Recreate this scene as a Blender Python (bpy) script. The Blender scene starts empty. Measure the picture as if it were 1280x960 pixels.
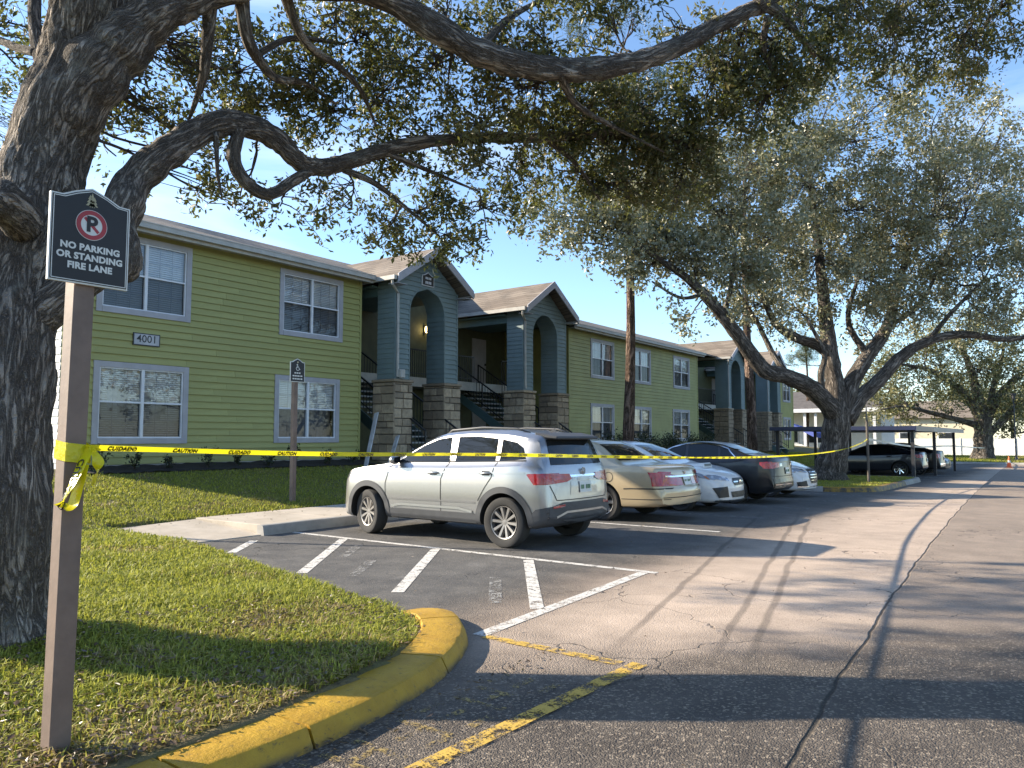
import bpy, bmesh, math, random
import numpy as np
from mathutils import Vector, Matrix, noise
from mathutils.bvhtree import BVHTree

random.seed(7); RNG = np.random.default_rng(7)
scene = bpy.context.scene
COL = scene.collection
R = math.radians

# ------------------------------------------------------------------ camera
CAM_H = 1.5
F_PX = 950.0                       # focal length for a frame 1280 wide
PITCH = R(4.034); YAW = R(35.924)
cam_d = bpy.data.cameras.new('camera'); cam = bpy.data.objects.new('camera', cam_d); COL.objects.link(cam)
cam.location = (0, 0, CAM_H); cam.rotation_euler = (R(90) + PITCH, 0, YAW)
cam_d.sensor_width = 36; cam_d.lens = 36 * F_PX / 1280; cam_d.clip_end = 2000; cam_d.clip_start = 0.05
scene.camera = cam

# ------------------------------------------------------------------ sky and sun
SUN_EL = R(24.8); SUN_TO = Vector((-0.908, -0.419, 0)).normalized()      # horizontal direction towards the sun
w = bpy.data.worlds.new('World'); scene.world = w; w.use_nodes = True
wn = w.node_tree; wn.nodes.clear()
sky = wn.nodes.new('ShaderNodeTexSky'); sky.sky_type = 'NISHITA'; sky.sun_disc = False
sky.sun_elevation = SUN_EL; sky.sun_rotation = math.atan2(SUN_TO.x, SUN_TO.y)
sky.air_density = 1.0; sky.dust_density = 0.3; sky.ozone_density = 3.5
tc = wn.nodes.new('ShaderNodeTexCoord'); mp = wn.nodes.new('ShaderNodeMapping')
mp.inputs['Scale'].default_value = (1.0, 1.0, 5.5); mp.inputs['Rotation'].default_value = (0.12, 0.05, 0.6)
cn = wn.nodes.new('ShaderNodeTexNoise'); cn.inputs['Scale'].default_value = 2.1; cn.inputs['Detail'].default_value = 9
cn.inputs['Roughness'].default_value = 0.55; cn.inputs['Distortion'].default_value = 0.5
cr = wn.nodes.new('ShaderNodeValToRGB'); cr.color_ramp.elements[0].position = 0.54; cr.color_ramp.elements[1].position = 0.88
cr.color_ramp.elements[1].color = (0.6, 0.6, 0.6, 1)
mx = wn.nodes.new('ShaderNodeMix'); mx.data_type = 'RGBA'; mx.inputs[7].default_value = (4.6, 5.0, 5.5, 1)
bg = wn.nodes.new('ShaderNodeBackground'); bg.inputs['Strength'].default_value = 0.13
wo = wn.nodes.new('ShaderNodeOutputWorld')
L = wn.links.new
L(tc.outputs['Generated'], mp.inputs['Vector']); L(mp.outputs['Vector'], cn.inputs['Vector']); L(cn.outputs['Fac'], cr.inputs['Fac'])
L(cr.outputs['Color'], mx.inputs[0]); L(sky.outputs['Color'], mx.inputs[6]); L(mx.outputs[2], bg.inputs['Color']); L(bg.outputs['Background'], wo.inputs['Surface'])
sun_d = bpy.data.lights.new('sun', 'SUN'); sun = bpy.data.objects.new('sun', sun_d); COL.objects.link(sun)
sun_d.energy = 5.0; sun_d.angle = R(0.53); sun_d.color = (1.0, 0.88, 0.70)
d_ = -(SUN_TO * math.cos(SUN_EL) + Vector((0, 0, math.sin(SUN_EL))))
sun.rotation_euler = d_.to_track_quat('-Z', 'Y').to_euler(); sun.location = (-60, -28, 40)
vs = scene.view_settings; vs.view_transform = 'Standard'; vs.look = 'None'; vs.gamma = 1.0; vs.exposure = 1.3
vs.use_curve_mapping = False

# ------------------------------------------------------------------ helpers: points
_fw = Vector((-math.sin(YAW) * math.cos(PITCH), math.cos(YAW) * math.cos(PITCH), math.sin(PITCH)))
_rt = Vector((math.cos(YAW), math.sin(YAW), 0)); _up = _rt.cross(_fw)
def at(px, py, d):                 # a survey point: picture position and distance -> world position
    return Vector((0, 0, CAM_H)) + (_fw + _rt * ((px - 640) / F_PX) - _up * ((py - 480) / F_PX)) * d
def gz(Y):                         # the lot falls gently away down the road
    return -0.009 * min(max(Y - 12.0, 0.0), 50.0)

# ------------------------------------------------------------------ helpers: objects
def tag(o, label=None, cat=None, group=None, kind=None):
    if label: o['label'] = label
    if cat: o['category'] = cat
    if group: o['group'] = group
    if kind: o['kind'] = kind
    return o
def empty(name, loc=(0, 0, 0), rz=0.0, label=None, cat=None, group=None):
    o = bpy.data.objects.new(name, None); COL.objects.link(o); o.location = loc; o.rotation_euler = (0, 0, rz)
    o.empty_display_size = 0.2
    return tag(o, label, cat, group)
def link(name, me, mat=None, parent=None):
    if mat is not None and len(me.materials) == 0:
        for m in (mat if isinstance(mat, (list, tuple)) else [mat]): me.materials.append(m)
    o = bpy.data.objects.new(name, me); COL.objects.link(o)
    if parent is not None: o.parent = parent
    return o
def np_mesh(name, V, Fc, mat=None, parent=None, smooth=False):
    V = np.ascontiguousarray(V, np.float32).reshape(-1, 3); Fc = np.ascontiguousarray(Fc, np.int32)
    n, k = Fc.shape
    me = bpy.data.meshes.new(name); me.vertices.add(len(V)); me.vertices.foreach_set('co', V.ravel())
    me.loops.add(n * k); me.loops.foreach_set('vertex_index', Fc.ravel())
    me.polygons.add(n); me.polygons.foreach_set('loop_start', np.arange(0, n * k, k, dtype=np.int32))
    me.update(calc_edges=True)
    if smooth: me.polygons.foreach_set('use_smooth', np.ones(n, bool))
    return link(name, me, mat, parent)
class MB:
    def __init__(s, org=(0, 0, 0)): s.v = []; s.f = []; s.mi = []; s.org = Vector(org)
    def add(s, vs, fs, mi=0):
        b = len(s.v); o = s.org
        s.v += [(v[0] - o[0], v[1] - o[1], v[2] - o[2]) for v in vs]
        s.f += [tuple(i + b for i in f) for f in fs]; s.mi += [mi] * len(fs)
        return s
    def box(s, x0, x1, y0, y1, z0, z1, mi=0):
        vs = [(x, y, z) for z in (z0, z1) for y in (y0, y1) for x in (x0, x1)]
        return s.add(vs, [(0, 2, 3, 1), (4, 5, 7, 6), (0, 1, 5, 4), (1, 3, 7, 5), (3, 2, 6, 7), (2, 0, 4, 6)], mi)
    def hexa(s, b, t, mi=0):       # four bottom corners (ccw from above) and four top corners
        return s.add(list(b) + list(t), [(3, 2, 1, 0), (4, 5, 6, 7), (0, 1, 5, 4), (1, 2, 6, 5), (2, 3, 7, 6), (3, 0, 4, 7)], mi)
    def prism(s, poly, a, b, f3, mi=0):   # poly of 2-D points, f3(u, v, w) -> 3-D, extruded from w=a to w=b
        n = len(poly); vs = [f3(u, v, a) for u, v in poly] + [f3(u, v, b) for u, v in poly]
        return s.add(vs, [tuple(range(n - 1, -1, -1)), tuple(range(n, 2 * n))] + [(i, (i + 1) % n, n + (i + 1) % n, n + i) for i in range(n)], mi)
    def beam(s, p, q, w, h=None, upv=(0, 0, 1), mi=0):   # square bar from p to q
        p, q = Vector(p), Vector(q); h = h or w; d = (q - p).normalized(); u = Vector(upv)
        if abs(d.dot(u)) > 0.98: u = Vector((1, 0, 0))
        a = d.cross(u).normalized() * (w / 2); b = a.cross(d).normalized() * (h / 2)
        c = [p - a - b, p + a - b, p + a + b, p - a + b]; e = [x + (q - p) for x in c]
        return s.hexa(c, e, mi)
    def tube(s, pts, rads, n=8, caps=True, mi=0, jit=0.0):
        pts = [Vector(p) for p in pts]; m = len(pts); vs = []; u = None
        for i, p in enumerate(pts):
            t = (pts[min(i + 1, m - 1)] - pts[max(i - 1, 0)]).normalized()
            if u is None:
                u = t.cross(Vector((0.3, 0.2, 1)) if abs(t.z) < 0.9 else Vector((1, 0.2, 0))).normalized()
            u = (u - t * u.dot(t)).normalized(); v = t.cross(u)
            r = rads[i] if hasattr(rads, '__len__') else rads
            for k in range(n):
                a = 2 * math.pi * k / n; rr = r
                if jit:
                    q = p + (u * math.cos(a) + v * math.sin(a)) * r
                    rr = r * (1 + jit * noise.noise(q * (1.1 / max(r, 0.05))) + 0.5 * jit * noise.noise(q * (3.1 / max(r, 0.05))))
                vs.append(p + (u * math.cos(a) + v * math.sin(a)) * rr)
        fs = [(i * n + k, i * n + (k + 1) % n, (i + 1) * n + (k + 1) % n, (i + 1) * n + k) for i in range(m - 1) for k in range(n)]
        if caps: fs += [tuple(range(n - 1, -1, -1)), tuple(range((m - 1) * n, m * n))]
        return s.add(vs, fs, mi)
    def lathe(s, prof, n, f3, mi=0, close=False):       # prof [(r, h)], f3(x, y, h) -> 3-D
        vs = [f3(r * math.cos(2 * math.pi * k / n), r * math.sin(2 * math.pi * k / n), h) for r, h in prof for k in range(n)]
        m = len(prof); rng = range(m if close else m - 1)
        return s.add(vs, [(i * n + k, i * n + (k + 1) % n, ((i + 1) % m) * n + (k + 1) % n, ((i + 1) % m) * n + k) for i in rng for k in range(n)], mi)
    def build(s, name, mat, parent=None, smooth=False, sharp=None, bevel=0):
        me = bpy.data.meshes.new(name); me.from_pydata([tuple(v) for v in s.v], [], s.f)
        if isinstance(mat, (list, tuple)): me.polygons.foreach_set('material_index', s.mi)
        if smooth:
            me.polygons.foreach_set('use_smooth', [True] * len(s.f))
            if sharp: me.set_sharp_from_angle(angle=R(sharp))
        me.update()
        if bevel:
            bm = bmesh.new(); bm.from_mesh(me)
            bmesh.ops.bevel(bm, geom=bm.edges[:], offset=bevel, segments=1, affect='EDGES', profile=0.5); bm.to_mesh(me); bm.free()
        return link(name, me, mat, parent)
def spline(P, n):                  # Catmull-Rom through a list of tuples of any length
    P = np.array(P, float); m = len(P); out = []
    E0 = np.vstack([2 * P[0] - P[1], P, 2 * P[-1] - P[-2]])
    for i in range(m - 1):
        a, b, c, d = E0[i:i + 4]
        for k in range(n):
            t = k / n
            out.append(0.5 * ((2 * b) + (c - a) * t + (2 * a - 5 * b + 4 * c - d) * t * t + (3 * b - a - 3 * c + d) * t ** 3))
    out.append(P[-1]); return np.array(out)

def text_mesh(s, size, bold=0.0, align='CENTER', spacing=1.0):   # flat lettering as vertices (x, y) and faces
    cu = bpy.data.curves.new('t', 'FONT'); cu.body = s; cu.size = size; cu.align_x = align; cu.align_y = 'CENTER'
    cu.offset = bold; cu.space_character = spacing; cu.resolution_u = 3
    o = bpy.data.objects.new('t', cu); COL.objects.link(o)
    me = bpy.data.meshes.new_from_object(o.evaluated_get(bpy.context.evaluated_depsgraph_get()))
    vs = [tuple(v.co) for v in me.vertices]; fs = [tuple(p.vertices) for p in me.polygons]
    bpy.data.objects.remove(o); bpy.data.curves.remove(cu); bpy.data.meshes.remove(me)
    return vs, fs
def add_text(mb, s, size, f2, bold=0.0, spacing=1.0, align='CENTER'):
    vs, fs = text_mesh(s, size, bold, align, spacing); mb.add([f2(v[0], v[1]) for v in vs], fs)

# ------------------------------------------------------------------ helpers: materials
class G:                           # small node-graph builder
    def __init__(g, name):
        g.m = bpy.data.materials.new(name); g.m.use_nodes = True; g.t = g.m.node_tree; g.t.nodes.clear()
        g.out = g.n('ShaderNodeOutputMaterial'); g._co = None
    def n(g, t, **kw):
        nd = g.t.nodes.new(t)
        for k, v in kw.items(): setattr(nd, k, v)
        return nd
    def put(g, nd, i, v):
        if v is None: return
        if isinstance(v, bpy.types.NodeSocket): g.t.links.new(v, nd.inputs[i])
        else:
            if isinstance(v, (tuple, list)) and len(v) == 3 and nd.inputs[i].type == 'RGBA': v = (*v, 1)
            nd.inputs[i].default_value = v
    @property
    def co(g):
        if g._co is None: g._co = g.n('ShaderNodeTexCoord').outputs['Object']
        return g._co
    def sep(g, v=None):
        nd = g.n('ShaderNodeSeparateXYZ'); g.put(nd, 0, v or g.co); return nd.outputs
    def scale(g, s, v=None, rot=(0, 0, 0)):
        nd = g.n('ShaderNodeMapping'); g.put(nd, 0, v or g.co); nd.inputs['Scale'].default_value = s; nd.inputs['Rotation'].default_value = rot; return nd.outputs[0]
    def noise(g, sc, det=3, rough=0.55, v=None, dist=0.0):
        nd = g.n('ShaderNodeTexNoise'); g.put(nd, 'Vector', v or g.co); g.put(nd, 'Scale', sc); g.put(nd, 'Detail', det); g.put(nd, 'Roughness', rough); g.put(nd, 'Distortion', dist); return nd.outputs['Fac']
    def vor(g, sc, feature='F1', v=None, out='Distance', rnd=1.0):
        nd = g.n('ShaderNodeTexVoronoi', feature=feature); g.put(nd, 'Vector', v or g.co); g.put(nd, 'Scale', sc); g.put(nd, 'Randomness', rnd); return nd.outputs[out]
    def math(g, op, a, b=None, c=None):
        nd = g.n('ShaderNodeMath', operation=op); g.put(nd, 0, a); g.put(nd, 1, b); g.put(nd, 2, c); return nd.outputs[0]
    def ramp(g, v, a, b, lo=0.0, hi=1.0):      # smoothstep a..b -> lo..hi
        nd = g.n('ShaderNodeMapRange', interpolation_type='SMOOTHSTEP'); g.put(nd, 0, v); g.put(nd, 1, a); g.put(nd, 2, b); g.put(nd, 3, lo); g.put(nd, 4, hi); return nd.outputs[0]
    def mix(g, f, a, b, mode='MIX'):
        nd = g.n('ShaderNodeMix', data_type='RGBA', blend_type=mode); g.put(nd, 0, f); g.put(nd, 6, a); g.put(nd, 7, b); return nd.outputs[2]
    def bump(g, h, strength, dist=0.01, nrm=None):
        nd = g.n('ShaderNodeBump'); g.put(nd, 'Strength', strength); g.put(nd, 'Distance', dist); g.put(nd, 'Height', h); g.put(nd, 'Normal', nrm); return nd.outputs[0]
    def rnd(g): return g.n('ShaderNodeNewGeometry').outputs['Random Per Island']
    def orand(g): return g.n('ShaderNodeObjectInfo').outputs['Random']
    def bsdf(g, **kw):
        nd = g.n('ShaderNodeBsdfPrincipled')
        for k, v in kw.items(): g.put(nd, k.replace('_', ' '), v)
        return nd.outputs[0]
    def done(g, sh): g.t.links.new(sh, g.out.inputs['Surface']); return g.m
def mat(name, base, rough=0.6, metal=0.0, var=0.12, vs=3.0, bump=0.0, bs=40.0, coat=0.0, dirt=0.0, spec=0.5):
    g = G(name); b2 = tuple(max(0, c * (1 - var)) for c in base); b3 = tuple(min(1, c * (1 + var)) for c in base)
    c = g.mix(g.ramp(g.noise(vs, 4), 0.3, 0.7), b2, b3)
    if dirt: c = g.mix(g.math('MULTIPLY', g.ramp(g.noise(vs * 2.7, 6, 0.7), 0.5, 0.75), dirt), c, (0.06, 0.05, 0.04))
    nr = g.bump(g.noise(bs, 3), bump, 0.004) if bump else None
    return g.done(g.bsdf(Base_Color=c, Roughness=rough, Metallic=metal, Normal=nr, Coat_Weight=coat, Specular_IOR_Level=spec))
# ================================================================== ground materials
def asphalt(name, road):
    g = G(name); x, y, z = g.sep()
    big = g.noise(0.35, 4, 0.6); mid = g.noise(2.2, 5, 0.65); fine = g.noise(60, 3, 0.6); grit = g.vor(95)
    wob = g.math('MULTIPLY', g.math('SUBTRACT', g.noise(0.9, 3), 0.5), 1.0)
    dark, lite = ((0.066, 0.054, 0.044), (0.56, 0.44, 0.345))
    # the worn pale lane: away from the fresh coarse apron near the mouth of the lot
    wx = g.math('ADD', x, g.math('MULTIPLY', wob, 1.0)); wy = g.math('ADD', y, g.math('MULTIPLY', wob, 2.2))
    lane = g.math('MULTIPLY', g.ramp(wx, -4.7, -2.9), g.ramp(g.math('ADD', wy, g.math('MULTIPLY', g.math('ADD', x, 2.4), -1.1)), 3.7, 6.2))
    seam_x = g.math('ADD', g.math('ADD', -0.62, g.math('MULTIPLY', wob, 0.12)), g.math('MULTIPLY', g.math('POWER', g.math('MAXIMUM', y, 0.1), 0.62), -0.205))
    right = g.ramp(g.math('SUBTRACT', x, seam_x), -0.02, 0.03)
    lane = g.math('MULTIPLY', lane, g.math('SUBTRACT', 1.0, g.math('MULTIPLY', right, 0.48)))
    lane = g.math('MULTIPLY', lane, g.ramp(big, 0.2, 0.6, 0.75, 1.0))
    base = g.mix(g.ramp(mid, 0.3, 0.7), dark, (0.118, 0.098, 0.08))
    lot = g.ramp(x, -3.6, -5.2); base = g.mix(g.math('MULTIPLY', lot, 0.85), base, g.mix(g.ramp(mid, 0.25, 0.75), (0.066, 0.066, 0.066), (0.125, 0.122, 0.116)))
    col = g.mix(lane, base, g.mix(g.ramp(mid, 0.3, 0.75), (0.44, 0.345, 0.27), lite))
    # grit: pale stones in the coarse mix
    st = g.math('MULTIPLY', g.ramp(g.vor(70, out='Color'), 0.62, 0.95), g.ramp(g.math('ADD', lane, lot), 0.8, 0.0, 0.25, 0.8))
    col = g.mix(g.math('MULTIPLY', st, 0.75), col, (0.44, 0.36, 0.27))
    col = g.mix(g.ramp(fine, 0.45, 0.75, 0.0, 0.35), col, (0.035, 0.032, 0.03))
    # faded grey scuffs and dusty patches
    dust = g.ramp(g.noise(1.1, 7, 0.7, dist=0.6), 0.55, 0.78, 0, 0.5); col = g.mix(g.math('MULTIPLY', dust, lot), col, (0.27, 0.255, 0.235))
    # cracks
    cv = g.n('ShaderNodeVectorMath', operation='ADD'); g.put(cv, 0, g.co)
    nn = g.n('ShaderNodeTexNoise'); g.put(nn, 'Scale', 1.6); g.put(nn, 'Detail', 4); g.put(nn, 'Vector', g.co)
    sc = g.n('ShaderNodeVectorMath', operation='SCALE'); g.put(sc, 0, nn.outputs['Color']); g.put(sc, 'Scale', 0.9); g.put(cv, 1, sc.outputs[0])
    ck = g.ramp(g.vor(0.75, 'DISTANCE_TO_EDGE', v=cv.outputs[0]), 0.002, 0.008, 0.8, 0)
    ck = g.math('MULTIPLY', ck, g.ramp(g.noise(0.5, 2), 0.42, 0.6))
    seam = g.ramp(g.math('ABSOLUTE', g.math('SUBTRACT', x, seam_x)), 0.004, 0.016, 1, 0)
    # tyre tracks curving out of the lot
    tr = None
    for off in (0.0, 0.24, 0.95):
        tx = g.math('ADD', g.math('ADD', -0.62 - off, g.math('MULTIPLY', y, -0.222)), g.math('MULTIPLY', wob, 0.12))
        q = g.ramp(g.math('ABSOLUTE', g.math('SUBTRACT', x, tx)), 0.015, 0.05, 0.5, 0)
        tr = q if tr is None else g.math('MAXIMUM', tr, q)
    tr = g.math('MULTIPLY', tr, g.math('MULTIPLY', g.ramp(y, 4.6, 6.0), g.ramp(y, 17.5, 13.0)))
    dk = g.math('MAXIMUM', g.math('MAXIMUM', ck, seam), tr)
    col = g.mix(g.math('MULTIPLY', dk, 0.88), col, (0.028, 0.025, 0.022))
    h = g.math('ADD', g.math('MULTIPLY', g.math('SUBTRACT', 1.0, grit), 1.0), g.math('MULTIPLY', fine, 0.7)); h = g.math('SUBTRACT', h, g.math('MULTIPLY', g.math('MAXIMUM', ck, seam), 3))
    nr = g.bump(h, g.ramp(g.math('ADD', lane, lot), 0.0, 0.9, 0.85, 0.45), 0.009)
    return g.done(g.bsdf(Base_Color=col, Roughness=g.ramp(mid, 0.2, 0.8, 0.72, 0.9), Normal=nr, Specular_IOR_Level=0.35))
M_ASPH = asphalt('asphalt', True)
def worn_paint(name, c, wear):
    g = G(name); n1 = g.noise(9, 8, 0.75); n2 = g.noise(70, 3, 0.7)
    f = g.ramp(g.math('ADD', g.math('MULTIPLY', n1, 0.65), g.math('MULTIPLY', n2, 0.35)), wear - 0.04, wear + 0.05)
    col = g.mix(g.noise(4, 3), tuple(0.8 * k for k in c), c); tr = g.n('ShaderNodeBsdfTransparent'); ms = g.n('ShaderNodeMixShader'); g.put(ms, 0, f)      # worn through: the asphalt below shows
    g.t.links.new(g.bsdf(Base_Color=col, Roughness=0.75, Normal=g.bump(n2, 0.5, 0.004)), ms.inputs[1]); g.t.links.new(tr.outputs[0], ms.inputs[2]); return g.done(ms.outputs[0])
M_WLINE = worn_paint('white_line_paint', (0.66, 0.63, 0.58), 0.54)
M_YLINE = worn_paint('yellow_line_paint', (0.62, 0.40, 0.07), 0.505)
M_WFAINT = worn_paint('faded_white_line_paint', (0.36, 0.35, 0.33), 0.47)
M_YFAINT = worn_paint('faded_yellow_line_paint', (0.36, 0.26, 0.09), 0.455)
def kerb_mat():
    g = G('yellow_kerb_paint'); n1 = g.noise(5, 8, 0.72); n2 = g.noise(38, 4, 0.7)
    col = g.mix(g.ramp(n1, 0.3, 0.7), (0.36, 0.20, 0.006), (0.47, 0.28, 0.014))
    col = g.mix(g.ramp(g.noise(16, 7, 0.75), 0.56, 0.70, 0, 0.8), col, (0.075, 0.055, 0.025))
    x, y, z = g.sep(); col = g.mix(g.math('MULTIPLY', g.ramp(z, 0.05, 0.0), g.ramp(n1, 0.3, 0.6)), col, (0.05, 0.04, 0.03))
    return g.done(g.bsdf(Base_Color=col, Roughness=0.6, Normal=g.bump(g.math('ADD', n2, g.math('MULTIPLY', n1, 2)), 0.7, 0.008)))
M_YKERB = kerb_mat()
def concrete(name, a, b):
    g = G(name); n1 = g.noise(1.7, 6, 0.65); n2 = g.noise(55, 4, 0.7)
    col = g.mix(g.ramp(n1, 0.3, 0.7), a, b); col = g.mix(g.ramp(n2, 0.55, 0.75, 0, 0.4), col, tuple(k * 0.55 for k in a))
    return g.done(g.bsdf(Base_Color=col, Roughness=0.85, Normal=g.bump(n2, 0.4, 0.004)))
M_CONC = concrete('sidewalk_concrete', (0.36, 0.31, 0.245), (0.47, 0.41, 0.335))
M_KERBG = concrete('grey_kerb_concrete', (0.26, 0.245, 0.22), (0.38, 0.36, 0.33))
def soil_mat():
    g = G('lawn_soil'); n1 = g.noise(1.3, 5, 0.6); n2 = g.noise(30, 4, 0.7)
    col = g.mix(g.ramp(n1, 0.35, 0.65), (0.105, 0.11, 0.03), (0.15, 0.115, 0.05)); col = g.mix(g.ramp(n2, 0.5, 0.7), col, (0.05, 0.04, 0.022))
    return g.done(g.bsdf(Base_Color=col, Roughness=0.95, Normal=g.bump(n2, 0.8, 0.02)))
M_SOIL = soil_mat()
def far_ground():
    g = G('far_ground'); n1 = g.noise(0.12, 5, 0.6); n2 = g.noise(3, 4, 0.7)
    col = g.mix(g.ramp(n1, 0.35, 0.65), (0.05, 0.065, 0.02), (0.09, 0.085, 0.035)); col = g.mix(g.ramp(n2, 0.45, 0.7), col, (0.035, 0.04, 0.015))
    return g.done(g.bsdf(Base_Color=col, Roughness=0.95, Normal=g.bump(n2, 0.6, 0.05)))
M_MULCH = mat('dark_mulch', (0.022, 0.016, 0.012), 0.95, var=0.5, vs=30, bump=0.9, bs=50)

# ================================================================== ground, lot, road
def sheet(name, x0, x1, y0, y1, zf, m, nx=1, ny=40, kind='structure'):
    xs = np.linspace(x0, x1, nx + 1); ys = np.linspace(y0, y1, ny + 1)
    V = [(x, y, zf(x, y)) for y in ys for x in xs]; k = nx + 1
    Fc = [(j * k + i, j * k + i + 1, (j + 1) * k + i + 1, (j + 1) * k + i) for j in range(ny) for i in range(nx)]
    return tag(np_mesh(name, V, Fc, m), kind=kind)
sheet('ground', -420, 420, -300, 700, lambda x, y: -0.10 + gz(y), far_ground(), 8, 250)
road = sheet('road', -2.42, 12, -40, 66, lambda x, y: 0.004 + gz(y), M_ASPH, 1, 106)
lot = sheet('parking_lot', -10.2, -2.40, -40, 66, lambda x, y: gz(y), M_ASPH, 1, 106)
def strip(name, pts, wd, m, parent, z=0.004):
    mb = MB(); P = [Vector((p[0], p[1], 0)) for p in pts]
    for a, b in zip(P[:-1], P[1:]):
        d = (b - a).normalized(); n = Vector((-d.y, d.x, 0)) * wd / 2
        q = [a - n, b - n, b + n, a + n]; k = max(1, int((b - a).length / 0.5))
        for i in range(k):
            s, e = a.lerp(b, i / k), a.lerp(b, (i + 1) / k)
            mb.add([(v.x, v.y, gz(v.y) + z) for v in (s - n, e - n, e + n, s + n)], [(0, 1, 2, 3)])
    return mb.build(name, m, parent)
strip('parking_line', [(-10.0, 7.84), (-3.72, 7.87)], 0.105, M_WLINE, lot)
strip('parking_line', [(-3.66, 4.62), (-3.85, 7.80)], 0.12, M_WLINE, lot)
for a, b, m in (((-8.85, 5.98), (-9.62, 6.87), M_WLINE), ((-6.9, 5.55), (-8.71, 7.77), M_WLINE), ((-5.3, 5.42), (-6.9, 7.77), M_WLINE), ((-3.80, 5.62), (-5.38, 7.77), M_WLINE),
                ((-4.25, 5.6), (-5.0, 6.6), M_WFAINT), ((-6.3, 5.75), (-6.9, 6.6), M_WFAINT), ((-7.4, 6.6), (-8.0, 7.4), M_WFAINT)):
    strip('hatch_stripe', [a, b], 0.125, m, lot)
for Y in (11.85, 14.55, 17.25, 19.95, 22.65): strip('parking_line', [(-10.0, Y), (-4.5, Y)], 0.10, M_WFAINT if Y > 12 else M_WLINE, lot)
for Y in (34.85, 37.55, 40.25, 42.95, 45.65): strip('parking_line', [(-10.0, Y), (-4.2, Y)], 0.10, M_WLINE, lot)
strip('fire_lane_line', [(-3.60, 4.62), (-2.45, 4.60)], 0.10, M_YLINE, lot, 0.007)
strip('fire_lane_line', [(-2.33, 4.66), (-2.42, 2.6), (-2.40, 0.5)], 0.115, M_YLINE, road, 0.012)
def letters():                     # the faded painted lettering beside the kerb, too worn to read: broken strokes of block capitals
    rr = random.Random(3)
    for i in range(6):
        y0 = 2.15 + i * 0.33; x0, x1 = -2.92, -2.56
        for seg in rr.sample([((x0, y0), (x1, y0)), ((x0, y0 + 0.2), (x1, y0 + 0.2)), ((x0, y0), (x0, y0 + 0.2)), ((x1, y0), (x1, y0 + 0.2)), ((x0 + 0.18, y0), (x0 + 0.18, y0 + 0.2))], 3):
            strip('painted_letter_stroke', seg, 0.055, M_YFAINT, lot, 0.004 + 0.0006 * rr.random())
letters()

# ---- kerb of the near lawn: sweeps round the corner, cast in sections with joints
def sweep_kerb(name, path, m, parent, width=0.17, h=0.15, skew=0.03, z0=-0.03, cuts=(), taper=0):
    path = np.array(path, float); n = len(path)
    T = np.gradient(path, axis=0); T /= np.linalg.norm(T, axis=1)[:, None]; N = np.stack([T[:, 1], -T[:, 0]], 1)   # right-hand side = road side
    prof = [(width / 2 + skew * 1.6, z0), (width / 2 + skew * 1.3, 0.02), (width / 2 + skew * 0.2, h - 0.022), (width / 2 - 0.006, h - 0.006), (width / 2 - 0.022, h), (0, h + 0.003), (-width / 2 + 0.012, h), (-width / 2, h - 0.012), (-width / 2, z0)]
    out = []; segs = np.split(np.arange(n), cuts) if len(cuts) else [np.arange(n)]
    for si, sg in enumerate(segs):
        if si + 1 < len(segs): sg = np.append(sg, segs[si + 1][0])
        V = []; k = len(prof)
        for j, i in enumerate(sg):
            sh = 0.008 * (1 if (j == 0 and si > 0) else -1 if (j == len(sg) - 1 and si + 1 < len(segs)) else 0)
            hk = min(1.0, (n - 1 - i) / taper) if taper else 1.0
            for o, z in prof:
                z = z * (0.25 + 0.75 * hk) if z > 0 else z
                q = path[i] + T[i] * sh + N[i] * o; wv = noise.noise(Vector((q[0] * 3, q[1] * 3, z * 4))) * 0.007 + noise.noise(Vector((q[0] * 17, q[1] * 17, z * 20))) * 0.004
                V.append((q[0] + N[i][0] * wv, q[1] + N[i][1] * wv, gz(q[1]) + z + wv * 0.5))
        m_ = len(sg); Fc = [(j * k + a, (j + 1) * k + a, (j + 1) * k + (a + 1) % k, j * k + (a + 1) % k) for j in range(m_ - 1) for a in range(k)]
        mb = MB(); mb.add(V, Fc + [tuple(range(k)), tuple(range(m_ * k - 1, (m_ - 1) * k - 1, -1))])
        out.append(mb.build(name, m, parent, smooth=True, sharp=28))
    return out
KP = spline([(-3.20, -8), (-3.19, -4), (-3.18, 0), (-3.17, 1.2), (-3.17, 2.0), (-3.19, 2.6), (-3.25, 3.1), (-3.38, 3.6), (-3.62, 4.1), (-3.92, 4.48), (-4.28, 4.74), (-4.62, 4.86)], 10)
kr = empty('kerb', (0, 0, 0)); tag(kr, kind='structure')
sweep_kerb('kerb_section', KP, M_YKERB, kr, width=0.31, h=0.105, taper=14, cuts=(25, 38, 48, 72, 92))

# ---- lawn sheet
LAWN = [(-3.17, -30), (-3.17, 2.0), (-3.19, 2.6), (-3.25, 3.1), (-3.38, 3.6), (-3.62, 4.1), (-3.92, 4.48), (-4.28, 4.74), (-4.62, 4.86), (-6.5, 5.28), (-8.9, 5.92), (-10.0, 6.16), (-11.96, 6.0), (-11.96, 95), (-90, 95), (-90, -30)]
LP = np.array(LAWN)
def sdist(X, Y, P=LP):             # signed distance, positive inside
    d = np.full(X.shape, 1e9); ins = np.zeros(X.shape, bool)
    for a, b in zip(P, np.roll(P, -1, 0)):
        e = b - a; t = np.clip(((X - a[0]) * e[0] + (Y - a[1]) * e[1]) / (e @ e), 0, 1)
        d = np.minimum(d, np.hypot(X - a[0] - t * e[0], Y - a[1] - t * e[1]))
        c = ((a[1] > Y) != (b[1] > Y)); xx = a[0] + (Y - a[1]) / (b[1] - a[1] + 1e-12) * e[0]; ins ^= c & (X < xx)
    return np.where(ins, d, -d)
GZ = np.vectorize(gz)
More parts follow.
